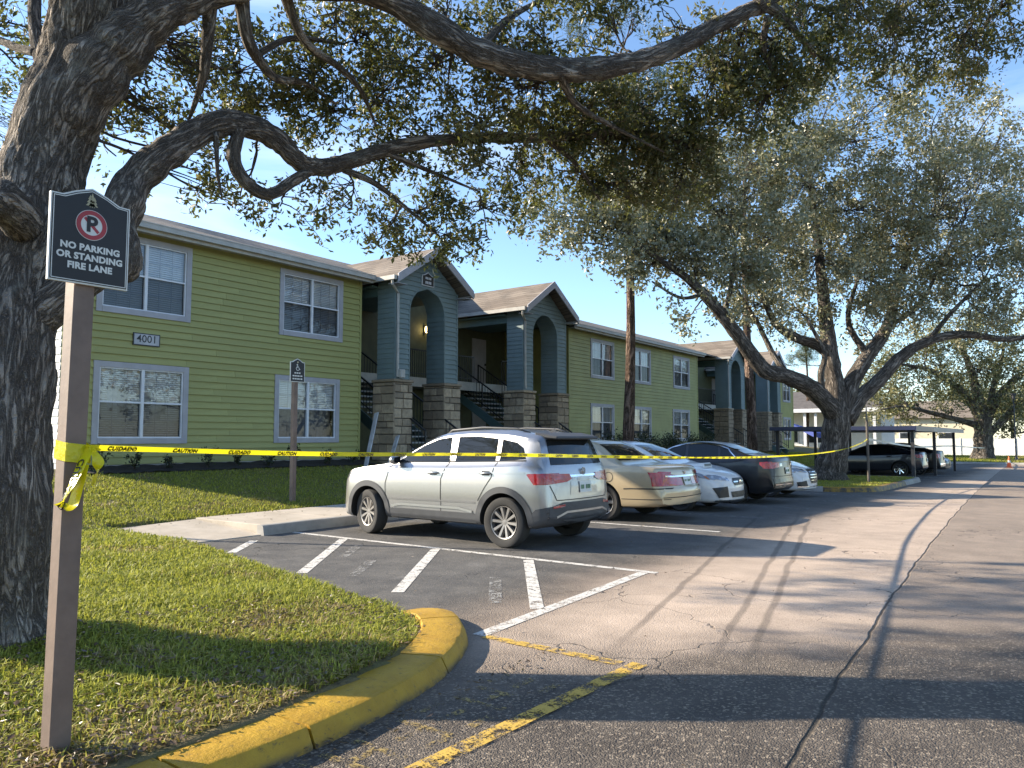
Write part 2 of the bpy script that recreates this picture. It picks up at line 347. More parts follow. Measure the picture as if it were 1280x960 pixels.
def lawn_z(X, Y):
    sd = sdist(X, Y); edge = (5.28 + (X + 6.5) * -0.265) - Y             # distance to the side that has no kerb
    base = 0.035 + 0.08 * np.clip(np.where(X < -11.9, 1.0, edge) / 0.9, 0, 1)
    base = base + 0.735 * np.clip((-11.9 - X) / 5.3, 0, 1) + 0.10 * np.exp(-((X + 6.1) ** 2 + (Y - 2.2) ** 2) / 1.6)
    z = -0.08 + (base + 0.08) * np.clip((sd + 0.02) / 0.12, 0, 1)
    return z + GZ(Y) * np.clip((X + 20) / 5, 0, 1)
def grid(name, x0, x1, y0, y1, st, zf, m, rough=0.0):
    xs = np.arange(x0, x1 + st / 2, st); ys = np.arange(y0, y1 + st / 2, st); X, Y = np.meshgrid(xs, ys); Z = zf(X, Y)
    if rough: Z = Z + RNG.normal(0, rough, Z.shape)
    k = len(xs); i = np.arange(len(ys) - 1)[:, None] * k + np.arange(k - 1)[None]; Fc = np.stack([i, i + 1, i + k + 1, i + k], -1).reshape(-1, 4)
    return tag(np_mesh(name, np.stack([X, Y, Z], -1), Fc, m, smooth=True), kind='structure')
grid('lawn_ground', -16.0, -2.9, -6.0, 7.0, 0.08, lawn_z, M_SOIL, 0.004)
grid('lawn_ground', -30.0, -11.5, 7.0, 70.0, 0.5, lawn_z, M_SOIL)
grid('lawn_ground', -60.0, -16.0, -30.0, 7.0, 1.0, lawn_z, M_SOIL)

# ---- sidewalk in front of the parking row, with a ramp down at its near end
sw = tag(empty('sidewalk'), kind='structure')
def slab(x0, x1, y0, y1, za, zb):
    mb = MB(); mb.hexa([(x0, y0, -0.1), (x1, y0, -0.1), (x1, y1, -0.1), (x0, y1, -0.1)], [(x0, y0, za), (x1, y0, za if za == zb else 0.012), (x1, y1, 0.012 if za != zb else zb), (x0, y1, zb)])
    return mb.build('pavement_panel', M_CONC, sw, bevel=0.008)
slab(-11.95, -10.06, 5.95, 7.36, 0.09, 0.13)
for i in range(11): slab(-11.95, -10.14, 7.37 + i * 1.45, 8.81 + i * 1.45, 0.15, 0.15)
kg = sweep_kerb('kerb_section', [(-10.08, y) for y in np.linspace(23.4, 7.3, 45)][::-1], M_KERBG, sw, width=0.14, h=0.155, skew=0.02, cuts=(8, 16, 24, 32))
# ================================================================== apartment building
def siding_mat(name, a, b):
    g = G(name); o = g.orand(); n1 = g.noise(1.2, 5, 0.6); n2 = g.noise(9, 5, 0.7, v=g.scale((1, 0.25, 3)))
    col = g.mix(g.ramp(n1, 0.3, 0.7), a, b); col = g.mix(g.ramp(n2, 0.55, 0.8, 0, 0.35), col, tuple(k * 0.55 for k in a)); col = g.mix(g.math('MULTIPLY', o, 0.16), col, tuple(k * 0.7 for k in b))
    return g.done(g.bsdf(Base_Color=col, Roughness=0.62, Normal=g.bump(g.noise(40, 3), 0.12, 0.004)))
M_GREEN = siding_mat('green_siding', (0.30, 0.29, 0.098), (0.36, 0.35, 0.122))
M_TEAL = siding_mat('teal_siding', (0.135, 0.185, 0.188), (0.172, 0.23, 0.232))
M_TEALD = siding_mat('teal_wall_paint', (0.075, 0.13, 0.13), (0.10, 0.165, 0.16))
M_SUNLIT = siding_mat('sunlit_white_siding', (0.62, 0.62, 0.62), (0.74, 0.74, 0.74))  # near end wall only: its sunlit brightness is put into the colour
M_TRIM = mat('grey_trim', (0.37, 0.36, 0.38), 0.6, var=0.08)
M_FASC = mat('beige_fascia', (0.42, 0.40, 0.36), 0.55, var=0.1, dirt=0.25)
M_WHITE = mat('white_vinyl', (0.66, 0.67, 0.70), 0.4, var=0.05)
M_IRON = mat('black_iron', (0.016, 0.017, 0.02), 0.45, var=0.2)
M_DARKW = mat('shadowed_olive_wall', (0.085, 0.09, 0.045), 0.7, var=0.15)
M_STEP = mat('stair_tread_concrete', (0.30, 0.30, 0.29), 0.8, bump=0.3)
def shingle():
    g = G('brown_shingles'); br = g.n('ShaderNodeTexBrick'); x, y, z = g.sep()
    cb = g.n('ShaderNodeCombineXYZ'); g.put(cb, 0, g.math('ADD', y, g.math('MULTIPLY', x, 0.13))); g.put(cb, 1, g.math('MULTIPLY', g.math('ADD', z, g.math('MULTIPLY', x, -0.12)), 2.4))
    g.put(br, 'Vector', cb.outputs[0]); g.put(br, 'Scale', 1.0); g.put(br, 'Brick Width', 0.30); g.put(br, 'Row Height', 0.32); g.put(br, 'Mortar Size', 0.012)
    g.put(br, 'Color1', (0.16, 0.125, 0.095)); g.put(br, 'Color2', (0.25, 0.205, 0.16)); g.put(br, 'Mortar', (0.06, 0.05, 0.04))
    n = g.noise(0.8, 6, 0.7); col = g.mix(g.ramp(n, 0.5, 0.72, 0, 0.6), br.outputs['Color'], (0.075, 0.065, 0.055)); n2 = g.noise(45, 3); col = g.mix(g.ramp(n2, 0.5, 0.75, 0, 0.5), col, (0.08, 0.065, 0.05))
    h = g.math('ADD', br.outputs['Fac'], g.math('MULTIPLY', n2, -0.6))
    return g.done(g.bsdf(Base_Color=col, Roughness=0.92, Normal=g.bump(h, -0.6, 0.02)))
M_SHING = shingle()
def stone_mat():
    g = G('tan_ledge_stone'); o = g.orand(); n = g.noise(7, 6, 0.7); n2 = g.noise(40, 4, 0.7)
    col = g.mix(g.ramp(o, 0.1, 0.9), (0.28, 0.215, 0.145), (0.50, 0.39, 0.265)); col = g.mix(g.ramp(n, 0.35, 0.7, 0, 0.6), col, (0.17, 0.135, 0.10)); col = g.mix(g.ramp(n2, 0.55, 0.7, 0, 0.3), col, (0.42, 0.37, 0.30))
    return g.done(g.bsdf(Base_Color=col, Roughness=0.88, Normal=g.bump(g.math('ADD', n, g.math('MULTIPLY', n2, 0.6)), 0.8, 0.02)))
M_STONE = stone_mat()
M_MORTAR = mat('mortar', (0.12, 0.105, 0.09), 0.9, bump=0.5)
def pane_mat(name, tint, k, fk=0.9):
    g = G(name); tr = g.n('ShaderNodeBsdfTransparent'); g.put(tr, 0, tint); gl = g.n('ShaderNodeBsdfGlossy'); g.put(gl, 'Roughness', 0.015); g.put(gl, 0, (0.95, 0.97, 1.0))
    nr = g.bump(g.noise(1.1, 1), 0.04, 0.03); g.put(gl, 'Normal', nr)
    fr = g.n('ShaderNodeFresnel'); g.put(fr, 0, 1.5); ms = g.n('ShaderNodeMixShader'); g.put(ms, 0, g.math('MULTIPLY_ADD', fr.outputs[0], fk, k)); g.t.links.new(tr.outputs[0], ms.inputs[1]); g.t.links.new(gl.outputs[0], ms.inputs[2])
    return g.done(ms.outputs[0])
M_PANE = pane_mat('window_glass', (0.90, 0.93, 0.95), 0.03)
M_SCREEN = pane_mat('screened_window_glass', (0.40, 0.42, 0.45), 0.01, 0.4)
def blind_mat():
    g = G('white_blinds'); x, y, z = g.sep(); s = g.math('SINE', g.math('MULTIPLY', z, 2 * math.pi / 0.05))
    col = g.mix(g.ramp(g.noise(1.5, 3), 0.35, 0.65), (0.70, 0.72, 0.75), (0.82, 0.83, 0.84))
    return g.done(g.bsdf(Base_Color=col, Roughness=0.5, Normal=g.bump(s, 0.55, 0.012)))
M_BLIND = blind_mat()
M_ROOMD = mat('dark_room', (0.05, 0.05, 0.055), 0.9)
M_CURT = mat('pale_curtain', (0.55, 0.55, 0.56), 0.8, var=0.15, vs=9)

WX = -17.2; GB = 0.80; EAVE = 6.28; FX = -16.3            # wall plane, ground line, eave height, tower front plane
B = empty('apartment_building', (WX, 7.4, GB), 0, 'long two-storey green and teal apartment building with arched stair towers', 'building')
BO = Vector((WX, 7.4, GB))
def bmb(): return MB(BO)
WINS1 = [(8.06, 10.30, 4.30, 6.14), (12.90, 15.14, 4.30, 6.14), (8.06, 10.30, 1.36, 3.20), (12.80, 15.06, 1.36, 3.20)]
WINS2 = [(29.76, 31.98, 4.20, 6.0), (33.72, 35.94, 4.20, 6.0), (38.74, 40.98, 4.20, 6.0), (29.72, 31.94, 1.30, 3.05), (33.72, 35.94, 1.30, 3.05), (38.6, 40.9, 1.30, 3.05)]
WINS3 = [(58.75, 60.7, 4.2, 6.0), (58.75, 60.7, 1.30, 3.05)]
# solid walls behind the siding (with real window openings)
def wall_mesh(y0, y1, wins, name, xa=WX - 0.18, xb=WX):
    ys = sorted({y0, y1, *[v for q in wins for v in (q[0] + 0.12, q[1] - 0.12)]}); zs = sorted({GB - 0.4, EAVE + 0.05, *[v for q in wins for v in (q[2] + 0.12, q[3] - 0.12)]})
    mb = bmb()
    for a, b in zip(ys[:-1], ys[1:]):
        for c, d in zip(zs[:-1], zs[1:]):
            if any(q[0] + 0.1 < a and b < q[1] - 0.1 and q[2] + 0.1 < c and d < q[3] - 0.1 for q in wins): continue
            mb.box(xa, xb, a, b, c, d)
    return mb.build(name, M_GREEN, B)
w1 = wall_mesh(7.4, 15.88, WINS1, 'front_wall'); w2 = wall_mesh(27.87, 42.17, WINS2, 'front_wall'); w3 = wall_mesh(55.6, 61.5, WINS3, 'front_wall')
bm_ = bmb(); bm_.box(-29, WX - 0.185, 7.4, 7.55, GB - 0.4, EAVE); bm_.build('end_wall', M_SUNLIT, B)
bm_ = bmb(); bm_.box(-29, WX - 0.185, 61.35, 61.5, GB - 0.4, EAVE); bm_.build('end_wall', M_GREEN, B)
bm_ = bmb(); bm_.box(-29.2, -29, 7.4, 61.5, GB - 0.4, EAVE); bm_.build('rear_wall', M_GREEN, B)
# end-wall siding boards (face the sun)
mb = bmb()
for i in range(33):
    z = GB + i * 0.165
    mb.hexa([(-29, 7.374, z), (WX + 0.0, 7.374, z), (WX + 0.0, 7.398, z), (-29, 7.398, z)], [(-29, 7.392, z + 0.163), (WX, 7.392, z + 0.163), (WX, 7.398, z + 0.163), (-29, 7.398, z + 0.163)])
o = mb.build('end_wall_siding', M_SUNLIT, B); o['kind'] = 'stuff'
# board-by-board clapboard on the near wing
unit = MB(); unit.hexa([(0, 0, 0), (0.034, 0, 0), (0.034, 1, 0), (0, 1, 0)], [(0, 0, 0.975), (0.004, 0, 0.975), (0.004, 1, 0.975), (0, 1, 0.975)])
um = bpy.data.meshes.new('siding_board'); um.from_pydata(unit.v, [], unit.f); um.materials.append(M_GREEN)
def spans(y0, y1, wins, z, p):
    cut = sorted((q[0], q[1]) for q in wins if q[2] < z + p * 0.5 < q[3]); out = []; a = y0
    for c, d in cut:
        if c - a > 0.03: out.append((a, c))
        a = d
    if y1 - a > 0.03: out.append((a, y1))
    return out
PIT = 0.165
for i in range(33):
    z = GB + 0.10 + i * PIT
    if z + PIT > EAVE - 0.02: break
    for a, b in spans(7.44, 15.84, WINS1, z, PIT):
        cuts_ = [a] + ([a + (b - a) * random.uniform(0.25, 0.75)] if b - a > 2.4 else []) + [b]        # butt joints fall at random along the wall
        for a2, b2 in zip(cuts_[:-1], cuts_[1:]):
            o = link('siding_board', um, None, w1); o.location = Vector((WX + random.uniform(0, 0.002), a2 + 0.0015, z + random.uniform(-0.0015, 0.0015))) - BO; o.scale = (random.uniform(0.92, 1.12), b2 - a2 - 0.003, PIT)
def lap(mb, x, ya, yb, za, zb, th=0.03):   # one tapered lap with its own end slopes: ya, yb = (bottom, top)
    mb.hexa([(x, ya[0], za), (x + th, ya[0], za), (x + th, yb[0], za), (x, yb[0], za)], [(x, ya[1], zb - 0.004), (x + 0.005, ya[1], zb - 0.004), (x + 0.005, yb[1], zb - 0.004), (x, yb[1], zb - 0.004)])
for (y0, y1, wins, wl) in ((27.9, 42.13, WINS2, w2), (55.6, 61.46, WINS3, w3)):
    mb = bmb()
    for i in range(33):
        z = GB + 0.10 + i * PIT
        if z + PIT > EAVE - 0.02: break
        for a, b in spans(y0, y1, wins, z, PIT): lap(mb, WX, (a, a), (b, b), z, z + PIT)
    o = mb.build('siding', M_GREEN, wl); o['kind'] = 'stuff'
for y, t in ((7.40, 0), (15.82, 0), (27.87, 0), (42.11, 0), (61.42, 0)):
    mb = bmb(); mb.box(WX + 0.001, WX + 0.034, y - 0.005, y + 0.075, GB - 0.1, EAVE - 0.03); mb.build('corner_board', M_GREEN, B)
mb = bmb(); mb.box(WX, WX + 0.018, 7.41, 15.8, GB - 0.3, GB + 0.095); mb.build('foundation_edge', M_KERBG, B)
mb = bmb(); mb.box(WX, WX + 0.018, 27.95, 42.1, GB - 0.3, GB + 0.095); mb.build('foundation_edge', M_KERBG, B)

def window(q, seed, fancy=0):
    rr = random.Random(seed); y0, y1, z0, z1 = q; t = 0.13; X = WX
    mb = bmb()
    mb.box(X - 0.02, X + 0.045, y0, y0 + t, z0, z1); mb.box(X - 0.02, X + 0.045, y1 - t, y1, z0, z1)
    mb.box(X - 0.02, X + 0.043, y0 + t, y1 - t, z1 - t, z1); mb.box(X - 0.02, X + 0.055, y0 + t, y1 - t, z0, z0 + t)
    wnd = mb.build('window', M_TRIM, B)
    a, b, c, d = y0 + t, y1 - t, z0 + t, z1 - t; ym = (a + b) / 2; zm = (c + d) / 2 + 0.02
    mb = bmb(); s = 0.03
    mb.box(X - 0.05, X + 0.02, a, a + s, c, d); mb.box(X - 0.05, X + 0.02, b - s, b, c, d); mb.box(X - 0.05, X + 0.028, ym - 0.035, ym + 0.035, c, d)
    for l, r_ in ((a + s, ym - 0.035), (ym + 0.035, b - s)):
        mb.box(X - 0.05, X + 0.018, l, r_, d - s, d); mb.box(X - 0.05, X + 0.018, l, r_, c, c + s); mb.box(X - 0.045, X + 0.016, l, r_, zm - 0.02, zm + 0.02)
    mb.build('sash_frame', M_WHITE, wnd)
    for l, r_ in ((a + s, ym - 0.035), (ym + 0.035, b - s)):
        mbm = bmb()
        for (lo, hi, xm) in ((zm + 0.02, d - s, X - 0.018), (c + s, zm - 0.02, X - 0.030)):
            mp_ = bmb(); mp_.add([(xm, l, lo), (xm, r_, lo), (xm, r_, hi), (xm, l, hi)], [(0, 1, 2, 3)]); mp_.build('pane', M_PANE if lo > zm else M_SCREEN, wnd)
            w_ = (r_ - l) / 3; k = 0.007
            for i in (1, 2): mbm.box(xm - 0.010, xm - 0.002, l + i * w_ - k, l + i * w_ + k, lo, hi)
            zz = (lo + hi) / 2; mbm.box(xm - 0.0105, xm - 0.0025, l, r_, zz - k, zz + k)
        mbm.build('muntin', M_TRIM, wnd)
    # blinds, some slats bent and broken, behind both sashes
    mb = bmb(); n = 34
    for l, r_ in ((a, ym - 0.02), (ym + 0.02, b)):
        brk = [(rr.uniform(l, r_), rr.uniform(0.08, 0.3)) for _ in range(3)] if fancy == 1 else []
        drop = c + 0.02 if fancy != 2 else c + rr.choice((0.02, 0.5)) * (d - c)
        for i in range(n):
            zz = d - 0.02 - i * (d - c) / n
            if zz < drop: break
            for j in range(8):
                ya, yb = l + (r_ - l) * j / 8, l + (r_ - l) * (j + 1) / 8; yc = (ya + yb) / 2
                if fancy == 1 and any(abs(yc - p) < ww and abs(zz - (c + d) / 2 - 0.2 * math.sin(p * 9)) < ww * 1.2 for p, ww in brk): continue
                sg = 0.0 if fancy != 1 else rr.uniform(-0.012, 0.012)
                h = (d - c) / n * 0.47; mb.add([(X - 0.115, ya, zz - h + sg), (X - 0.115, yb, zz - h - sg), (X - 0.085, yb, zz + h - sg), (X - 0.085, ya, zz + h + sg)], [(0, 1, 2, 3)])
    if fancy == 1:
        for _ in range(9):
            yy = rr.uniform(a + 0.1, b - 0.1); zz = rr.uniform(zm, d - 0.1); an = rr.uniform(-1.2, 1.2); ln = rr.uniform(0.15, 0.3)
            mb.beam((X - 0.075, yy, zz), (X - 0.07, yy + ln * math.cos(an), zz + ln * math.sin(an)), 0.006, 0.035, (1, 0, 0))
    mb.build('blind', M_BLIND, wnd)
    mb = bmb(); mb.box(X - 0.34, X - 0.33, a - 0.1, b + 0.1, c - 0.1, d + 0.1); mb.build('window_backing' , M_CURT if fancy else M_ROOMD, wnd)  # sheet behind the blinds; plain ones carry room shade in their colour
for i, q in enumerate(WINS1): window(q, i + 10, {0: 0, 1: 0, 2: 1, 3: 2}[i])
for i, q in enumerate(WINS2): window(q, i + 30, 2 if i in (0, 4) else 0)
for i, q in enumerate(WINS3): window(q, i + 50, 0)
# 4001 plaque
pl = bmb(); pl.box(WX + 0.024, WX + 0.05, 8.90, 9.54, 3.62, 3.91); plq = pl.build('number_plaque', M_IRON, B)
pl = bmb(); pl.box(WX + 0.05, WX + 0.056, 8.925, 9.515, 3.645, 3.885); pl.build('plaque_face', mat('plaque_grey', (0.42, 0.42, 0.44), 0.5), plq)
pl = bmb(); add_text(pl, '4001', 0.245, lambda x, y: (WX + 0.0585, 9.22 + x, 3.772 + y), 0.002); pl.build('plaque_digits', M_IRON, plq)

# ---- main roof, soffit, fascia, gutter
RT = math.tan(R(18.4)); RX = -23.1
def rz_(x): return EAVE + 0.10 + (WX + 0.42 - x) * RT
def main_roof(y0, y1, xf=WX + 0.42):
    mb = bmb(); ro = lambda x, dz: rz_(x) + dz
    for y0_, y1_ in ((y0, y1),):
        mb.hexa([(xf, y0_, ro(xf, -0.06)), (xf, y1_, ro(xf, -0.06)), (RX, y1_, ro(RX, -0.06)), (RX, y0_, ro(RX, -0.06))], [(xf, y0_, ro(xf, 0.02)), (xf, y1_, ro(xf, 0.02)), (RX, y1_, ro(RX, 0.02)), (RX, y0_, ro(RX, 0.02))])
        bx = 2 * RX - (WX + 0.42)
        mb.hexa([(RX, y0_, ro(RX, -0.06)), (RX, y1_, ro(RX, -0.06)), (bx, y1_, EAVE + 0.04), (bx, y0_, EAVE + 0.04)], [(RX, y0_, ro(RX, 0.02)), (RX, y1_, ro(RX, 0.02)), (bx, y1_, EAVE + 0.12), (bx, y0_, EAVE + 0.12)])
    return mb.build('roof', M_SHING, B)
for (y0, y1, ya_, yb_) in ((7.0, 16.0, 7.0, 17.9), (27.75, 42.3, 24.7, 46.1), (55.5, 61.9, 53.6, 61.9)):
    r = main_roof(ya_, yb_)
    mb = bmb(); xf = WX + 0.42
    mb.box(xf, xf + 0.11, y0 + 0.01, y1 - 0.01, EAVE - 0.02, EAVE + 0.115); mb.box(xf + 0.11, xf + 0.122, y0 + 0.01, y1 - 0.01, EAVE + 0.095, EAVE + 0.12); mb.build('gutter', M_FASC, r)
    mb = bmb(); mb.box(WX + 0.05, xf - 0.002, y0 + 0.02, y1 - 0.02, EAVE - 0.045, EAVE - 0.02); mb.box(xf - 0.03, xf - 0.003, y0, y1, EAVE - 0.10, EAVE + 0.06); mb.build('soffit', M_FASC, r)
main_roof(17.9, 24.7, -20.2); main_roof(46.1, 53.6, -20.2)
for y in (7.42, 61.35):            # gable ends
    mb = bmb(); mb.prism([(WX, EAVE), (RX, rz_(RX) - 0.1), (2 * RX - WX, EAVE)], y, y + 0.12, lambda u, v, w_: (u, w_, v)); mb.build('gable_end', M_SUNLIT if y < 10 else M_GREEN, B)

# ---- stair towers
GB2 = 0.62
M_RAILM = M_IRON
def tower(Y0, Y1, near, seed):
    rr = random.Random(seed); Yc = (Y0 + Y1) / 2; aL, aR = Y0 + 0.63, Y1 - 0.66; sp = 5.42; ar = (aR - aL) / 2; yc = (aL + aR) / 2; CT = 3.28; D = 0.74; hw = (Y1 - Y0) / 2
    slope = 0.70; pk = EAVE + 0.02 + hw * slope
    N = 14; arch = [(yc + ar * math.cos(math.pi * k / N), sp + ar * math.sin(math.pi * k / N)) for k in range(N + 1)]     # right to left
    poly = [(Y0, CT), (Y0, EAVE), (Yc, pk), (Y1, EAVE), (Y1, CT), (aR, CT)] + arch + [(aL, CT)]
    poly = poly[::-1]
    mb = bmb(); mb.prism(poly, FX - D, FX, lambda u, v, w_: (w_, u, v)); tw = mb.build('stair_tower', M_TEAL, B)
    # laps on the front and on the side that faces down the road
    mb = bmb(); p = 0.155; z = CT + 0.01
    def lim(zz):
        if zz < sp: return ar
        return math.sqrt(max(ar * ar - (zz - sp) ** 2, 0)) if zz < sp + ar else 0
    def side(zz): return hw if zz < EAVE else max(0.0, hw - (zz - EAVE - 0.02) / slope)
    while z < pk - 0.1:
        zb = min(z + p, pk - 0.03); a0, a1 = lim(z), lim(zb); s0, s1 = side(z), side(zb)
        if a0 > 0.02:
            lap(mb, FX, (Yc - s0, Yc - s1), (yc - a0, yc - max(a1, 0.0)), z, zb); lap(mb, FX, (yc + a0, yc + max(a1, 0.0)), (Yc + s0, Yc + s1), z, zb)
        else: lap(mb, FX, (Yc - s0, Yc - s1), (Yc + s0, Yc + s1), z, zb)
        z += p
    z = CT + 0.01
    while z < EAVE - 0.12:
        for yy, sg in ((Y0, -1), (aR, -1)):
            if yy == aR and z > sp: continue
            mb.hexa([(FX - D, yy, z), (FX - D, yy + sg * 0.02, z), (FX, yy + sg * 0.02, z), (FX, yy, z)][::-1], [(FX - D, yy, z + p - 0.004), (FX - D, yy + sg * 0.004, z + p - 0.004), (FX, yy + sg * 0.004, z + p - 0.004), (FX, yy, z + p - 0.004)][::-1])
        z += p
    o = mb.build('siding', M_TEAL, tw); o['kind'] = 'stuff'
    mb = bmb()
    for yy in (Y0 - 0.022, Y1 - 0.045): mb.box(FX - 0.05, FX + 0.03, yy, yy + 0.067, CT, EAVE)
    for yy in (aL - 0.05, aR): mb.box(FX + 0.004, FX + 0.026, yy, yy + 0.05, CT, sp)
    for k in range(N):
        (u0, v0), (u1, v1) = arch[k], arch[k + 1]; q = 1.055
        e = [(FX + 0.004, u0, v0), (FX + 0.004, u1, v1), (FX + 0.004, yc + (u1 - yc) * q, sp + (v1 - sp) * q), (FX + 0.004, yc + (u0 - yc) * q, sp + (v0 - sp) * q)]
        mb.hexa(e, [(x + 0.022, y, zz) for x, y, zz in e])
    mb.build('trim', M_TEAL, tw)
    # gable roof running back from the front
    OX, OY, BX = FX + 0.42, 0.33, -23.0; r = bmb(); th = 0.11
    for sg in (-1, 1):
        e = Yc + sg * (hw + OY); ez = EAVE + 0.06 - OY * slope * 0.35; pz = pk + 0.10
        q = [(OX, e, ez), (OX, Yc, pz), (BX, Yc, pz), (BX, e, ez)]
        if sg < 0: q = q[::-1]
        r.hexa(q, [(x, y, zz + th) for x, y, zz in q])
    rf = r.build('tower_roof', M_SHING, tw)
    mb = bmb()
    for sg in (-1, 1):
        e = Yc + sg * (hw + OY + 0.005); ez = EAVE + 0.06 - OY * slope * 0.35; pz = pk + 0.10
        dz = 0.27; q = [(OX + 0.003, e, ez - dz + 0.14), (OX + 0.003, Yc, pz - dz + 0.14), (OX + 0.003, Yc, pz + 0.135), (OX + 0.003, e, ez + 0.135)]
        mb.hexa(q, [(x + 0.045, y, zz) for x, y, zz in q])
        mb.box(FX + 0.035, OX, min(e, e - sg * 0.42), max(e, e - sg * 0.42), ez - dz + 0.12, ez - dz + 0.139)
    mb.build('rake_board', M_TRIM, rf)
    mb = bmb(); ez = EAVE + 0.02 - OY * slope * 0.35; e = Yc - hw - OY
    mb.box(-20.4, OX - 0.02, e - 0.13, e - 0.01, ez - 0.01, ez + 0.12); mb.build('gutter', M_FASC, rf)
    mb = bmb(); e = Yc + hw + OY; mb.box(-20.4, OX - 0.02, e + 0.01, e + 0.13, ez - 0.01, ez + 0.12); mb.build('gutter', M_FASC, rf)
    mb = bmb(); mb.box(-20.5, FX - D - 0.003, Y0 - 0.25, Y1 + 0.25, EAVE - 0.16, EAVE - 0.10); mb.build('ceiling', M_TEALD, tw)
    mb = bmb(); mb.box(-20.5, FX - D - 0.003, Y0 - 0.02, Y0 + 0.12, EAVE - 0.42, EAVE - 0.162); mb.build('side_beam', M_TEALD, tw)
    # downspout
    mb = bmb(); e = Yc - hw - OY - 0.07; mb.tube([(OX - 0.15, e, ez), (OX - 0.17, e + 0.02, ez - 0.14), (FX + 0.07, Y0 + 0.05, ez - 0.34), (FX + 0.07, Y0 + 0.06, CT + 0.05)], 0.042, 8); mb.build('downspout', M_FASC, tw)
    # columns faced in stone
    for (ca, cb) in ((Y0 - 0.10, aL + 0.06), (aR - 0.06, Y1 + 0.10)):
        x0, x1 = FX - D - 0.10, FX + 0.10; zb = GB2
        mb = bmb(); mb.box(x0 + 0.05, x1 - 0.05, ca + 0.05, cb - 0.05, zb, CT - 0.06); col = mb.build('column', M_MORTAR, B)
        mb = bmb(); mb.box(x0 - 0.03, x1 + 0.03, ca - 0.03, cb + 0.03, CT - 0.10, CT - 0.012); mb.build('column_cap', M_STONE, col, bevel=0.015)
        jm = bmb()
        for axis in ('x', 'y0'):
            z = zb; u0, u1 = (ca, cb) if axis == 'x' else (x0, x1)
            while z < CT - 0.12:
                h = min(rr.choice((0.19, 0.24, 0.30)), CT - 0.105 - z); u = u0
                if h < 0.06: break
                while u < u1 - 0.02:
                    wd = rr.uniform(0.26, 0.52); wd = u1 - u if u1 - u - wd < 0.16 else wd; g_ = 0.008; d = rr.uniform(0.0, 0.022)
                    a, b, c, e_ = u + g_, u + wd - g_, z + g_, z + h - g_; jt = lambda: rr.uniform(-0.008, 0.008)
                    tgt = bmb() if near else jm
                    if axis == 'x':
                        q = [(x1 - 0.045, a, c), (x1 - 0.045, b, c), (x1 - 0.045, b, e_), (x1 - 0.045, a, e_)]; k = x1 - 0.012 + d
                        t = [(k + jt(), a + 0.012, c + 0.012), (k + jt(), b - 0.012, c + 0.012), (k + jt(), b - 0.012, e_ - 0.012), (k + jt(), a + 0.012, e_ - 0.012)]
                    else:
                        q = [(a, ca + 0.045, c), (b, ca + 0.045, c), (b, ca + 0.045, e_), (a, ca + 0.045, e_)]; k = ca + 0.012 - d
                        t = [(a + 0.012, k + jt(), c + 0.012), (b - 0.012, k + jt(), c + 0.012), (b - 0.012, k + jt(), e_ - 0.012), (a + 0.012, k + jt(), e_ - 0.012)]
                        q, t = q[::-1], t[::-1]
                    tgt.hexa(q, t)
                    if near: tgt.build('stone', M_STONE, col)
                    u += wd
                z += h
        if not near: o = jm.build('stone_facing', M_STONE, col); o['kind'] = 'stuff'
    # stair down to the front, landing, rails
    n = 15; xT, zT, xB, zB = -20.3, 3.70, -15.75, GB2 + 0.16; ya, yb = aL + 0.02, aR - 0.02
    st = bmb()
    for i in range(n):
        f = i / n; x = xT + (xB - xT) * f; z = zT - (zT - zB) * (i + 1) / n
        st.box(x + 0.01, x + 0.33, ya, yb, z - 0.05, z)
    stair = st.build('stair', M_STEP, B)
    mb = bmb()
    for yy in (ya - 0.05, yb): mb.beam((xT, yy + 0.025, zT - 0.30), (xB + 0.1, yy + 0.025, zB - 0.30), 0.05, 0.32)
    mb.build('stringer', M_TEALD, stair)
    for yy in (ya - 0.02, yb + 0.02):
        mb = bmb(); mb.beam((xT, yy, zT + 0.92), (xB + 0.15, yy, zB + 0.92), 0.05, 0.05); mb.beam((xT, yy, zT + 0.12), (xB + 0.15, yy, zB + 0.12), 0.03, 0.03)
        for i in range(34):
            f = i / 33; x = xT + (xB + 0.15 - xT) * f; z = zT + (zB - zT) * f; mb.beam((x, yy, z - 0.02), (x, yy, z + 0.92), 0.018 if i % 11 else 0.045)
        mb.build('handrail', M_IRON, stair)
    return tw
T1 = tower(16.45, 19.35, True, 1); T2 = tower(23.2, 26.2, True, 2); T3 = tower(44.6, 47.6, False, 3); T4 = tower(52.1, 55.1, False, 4)
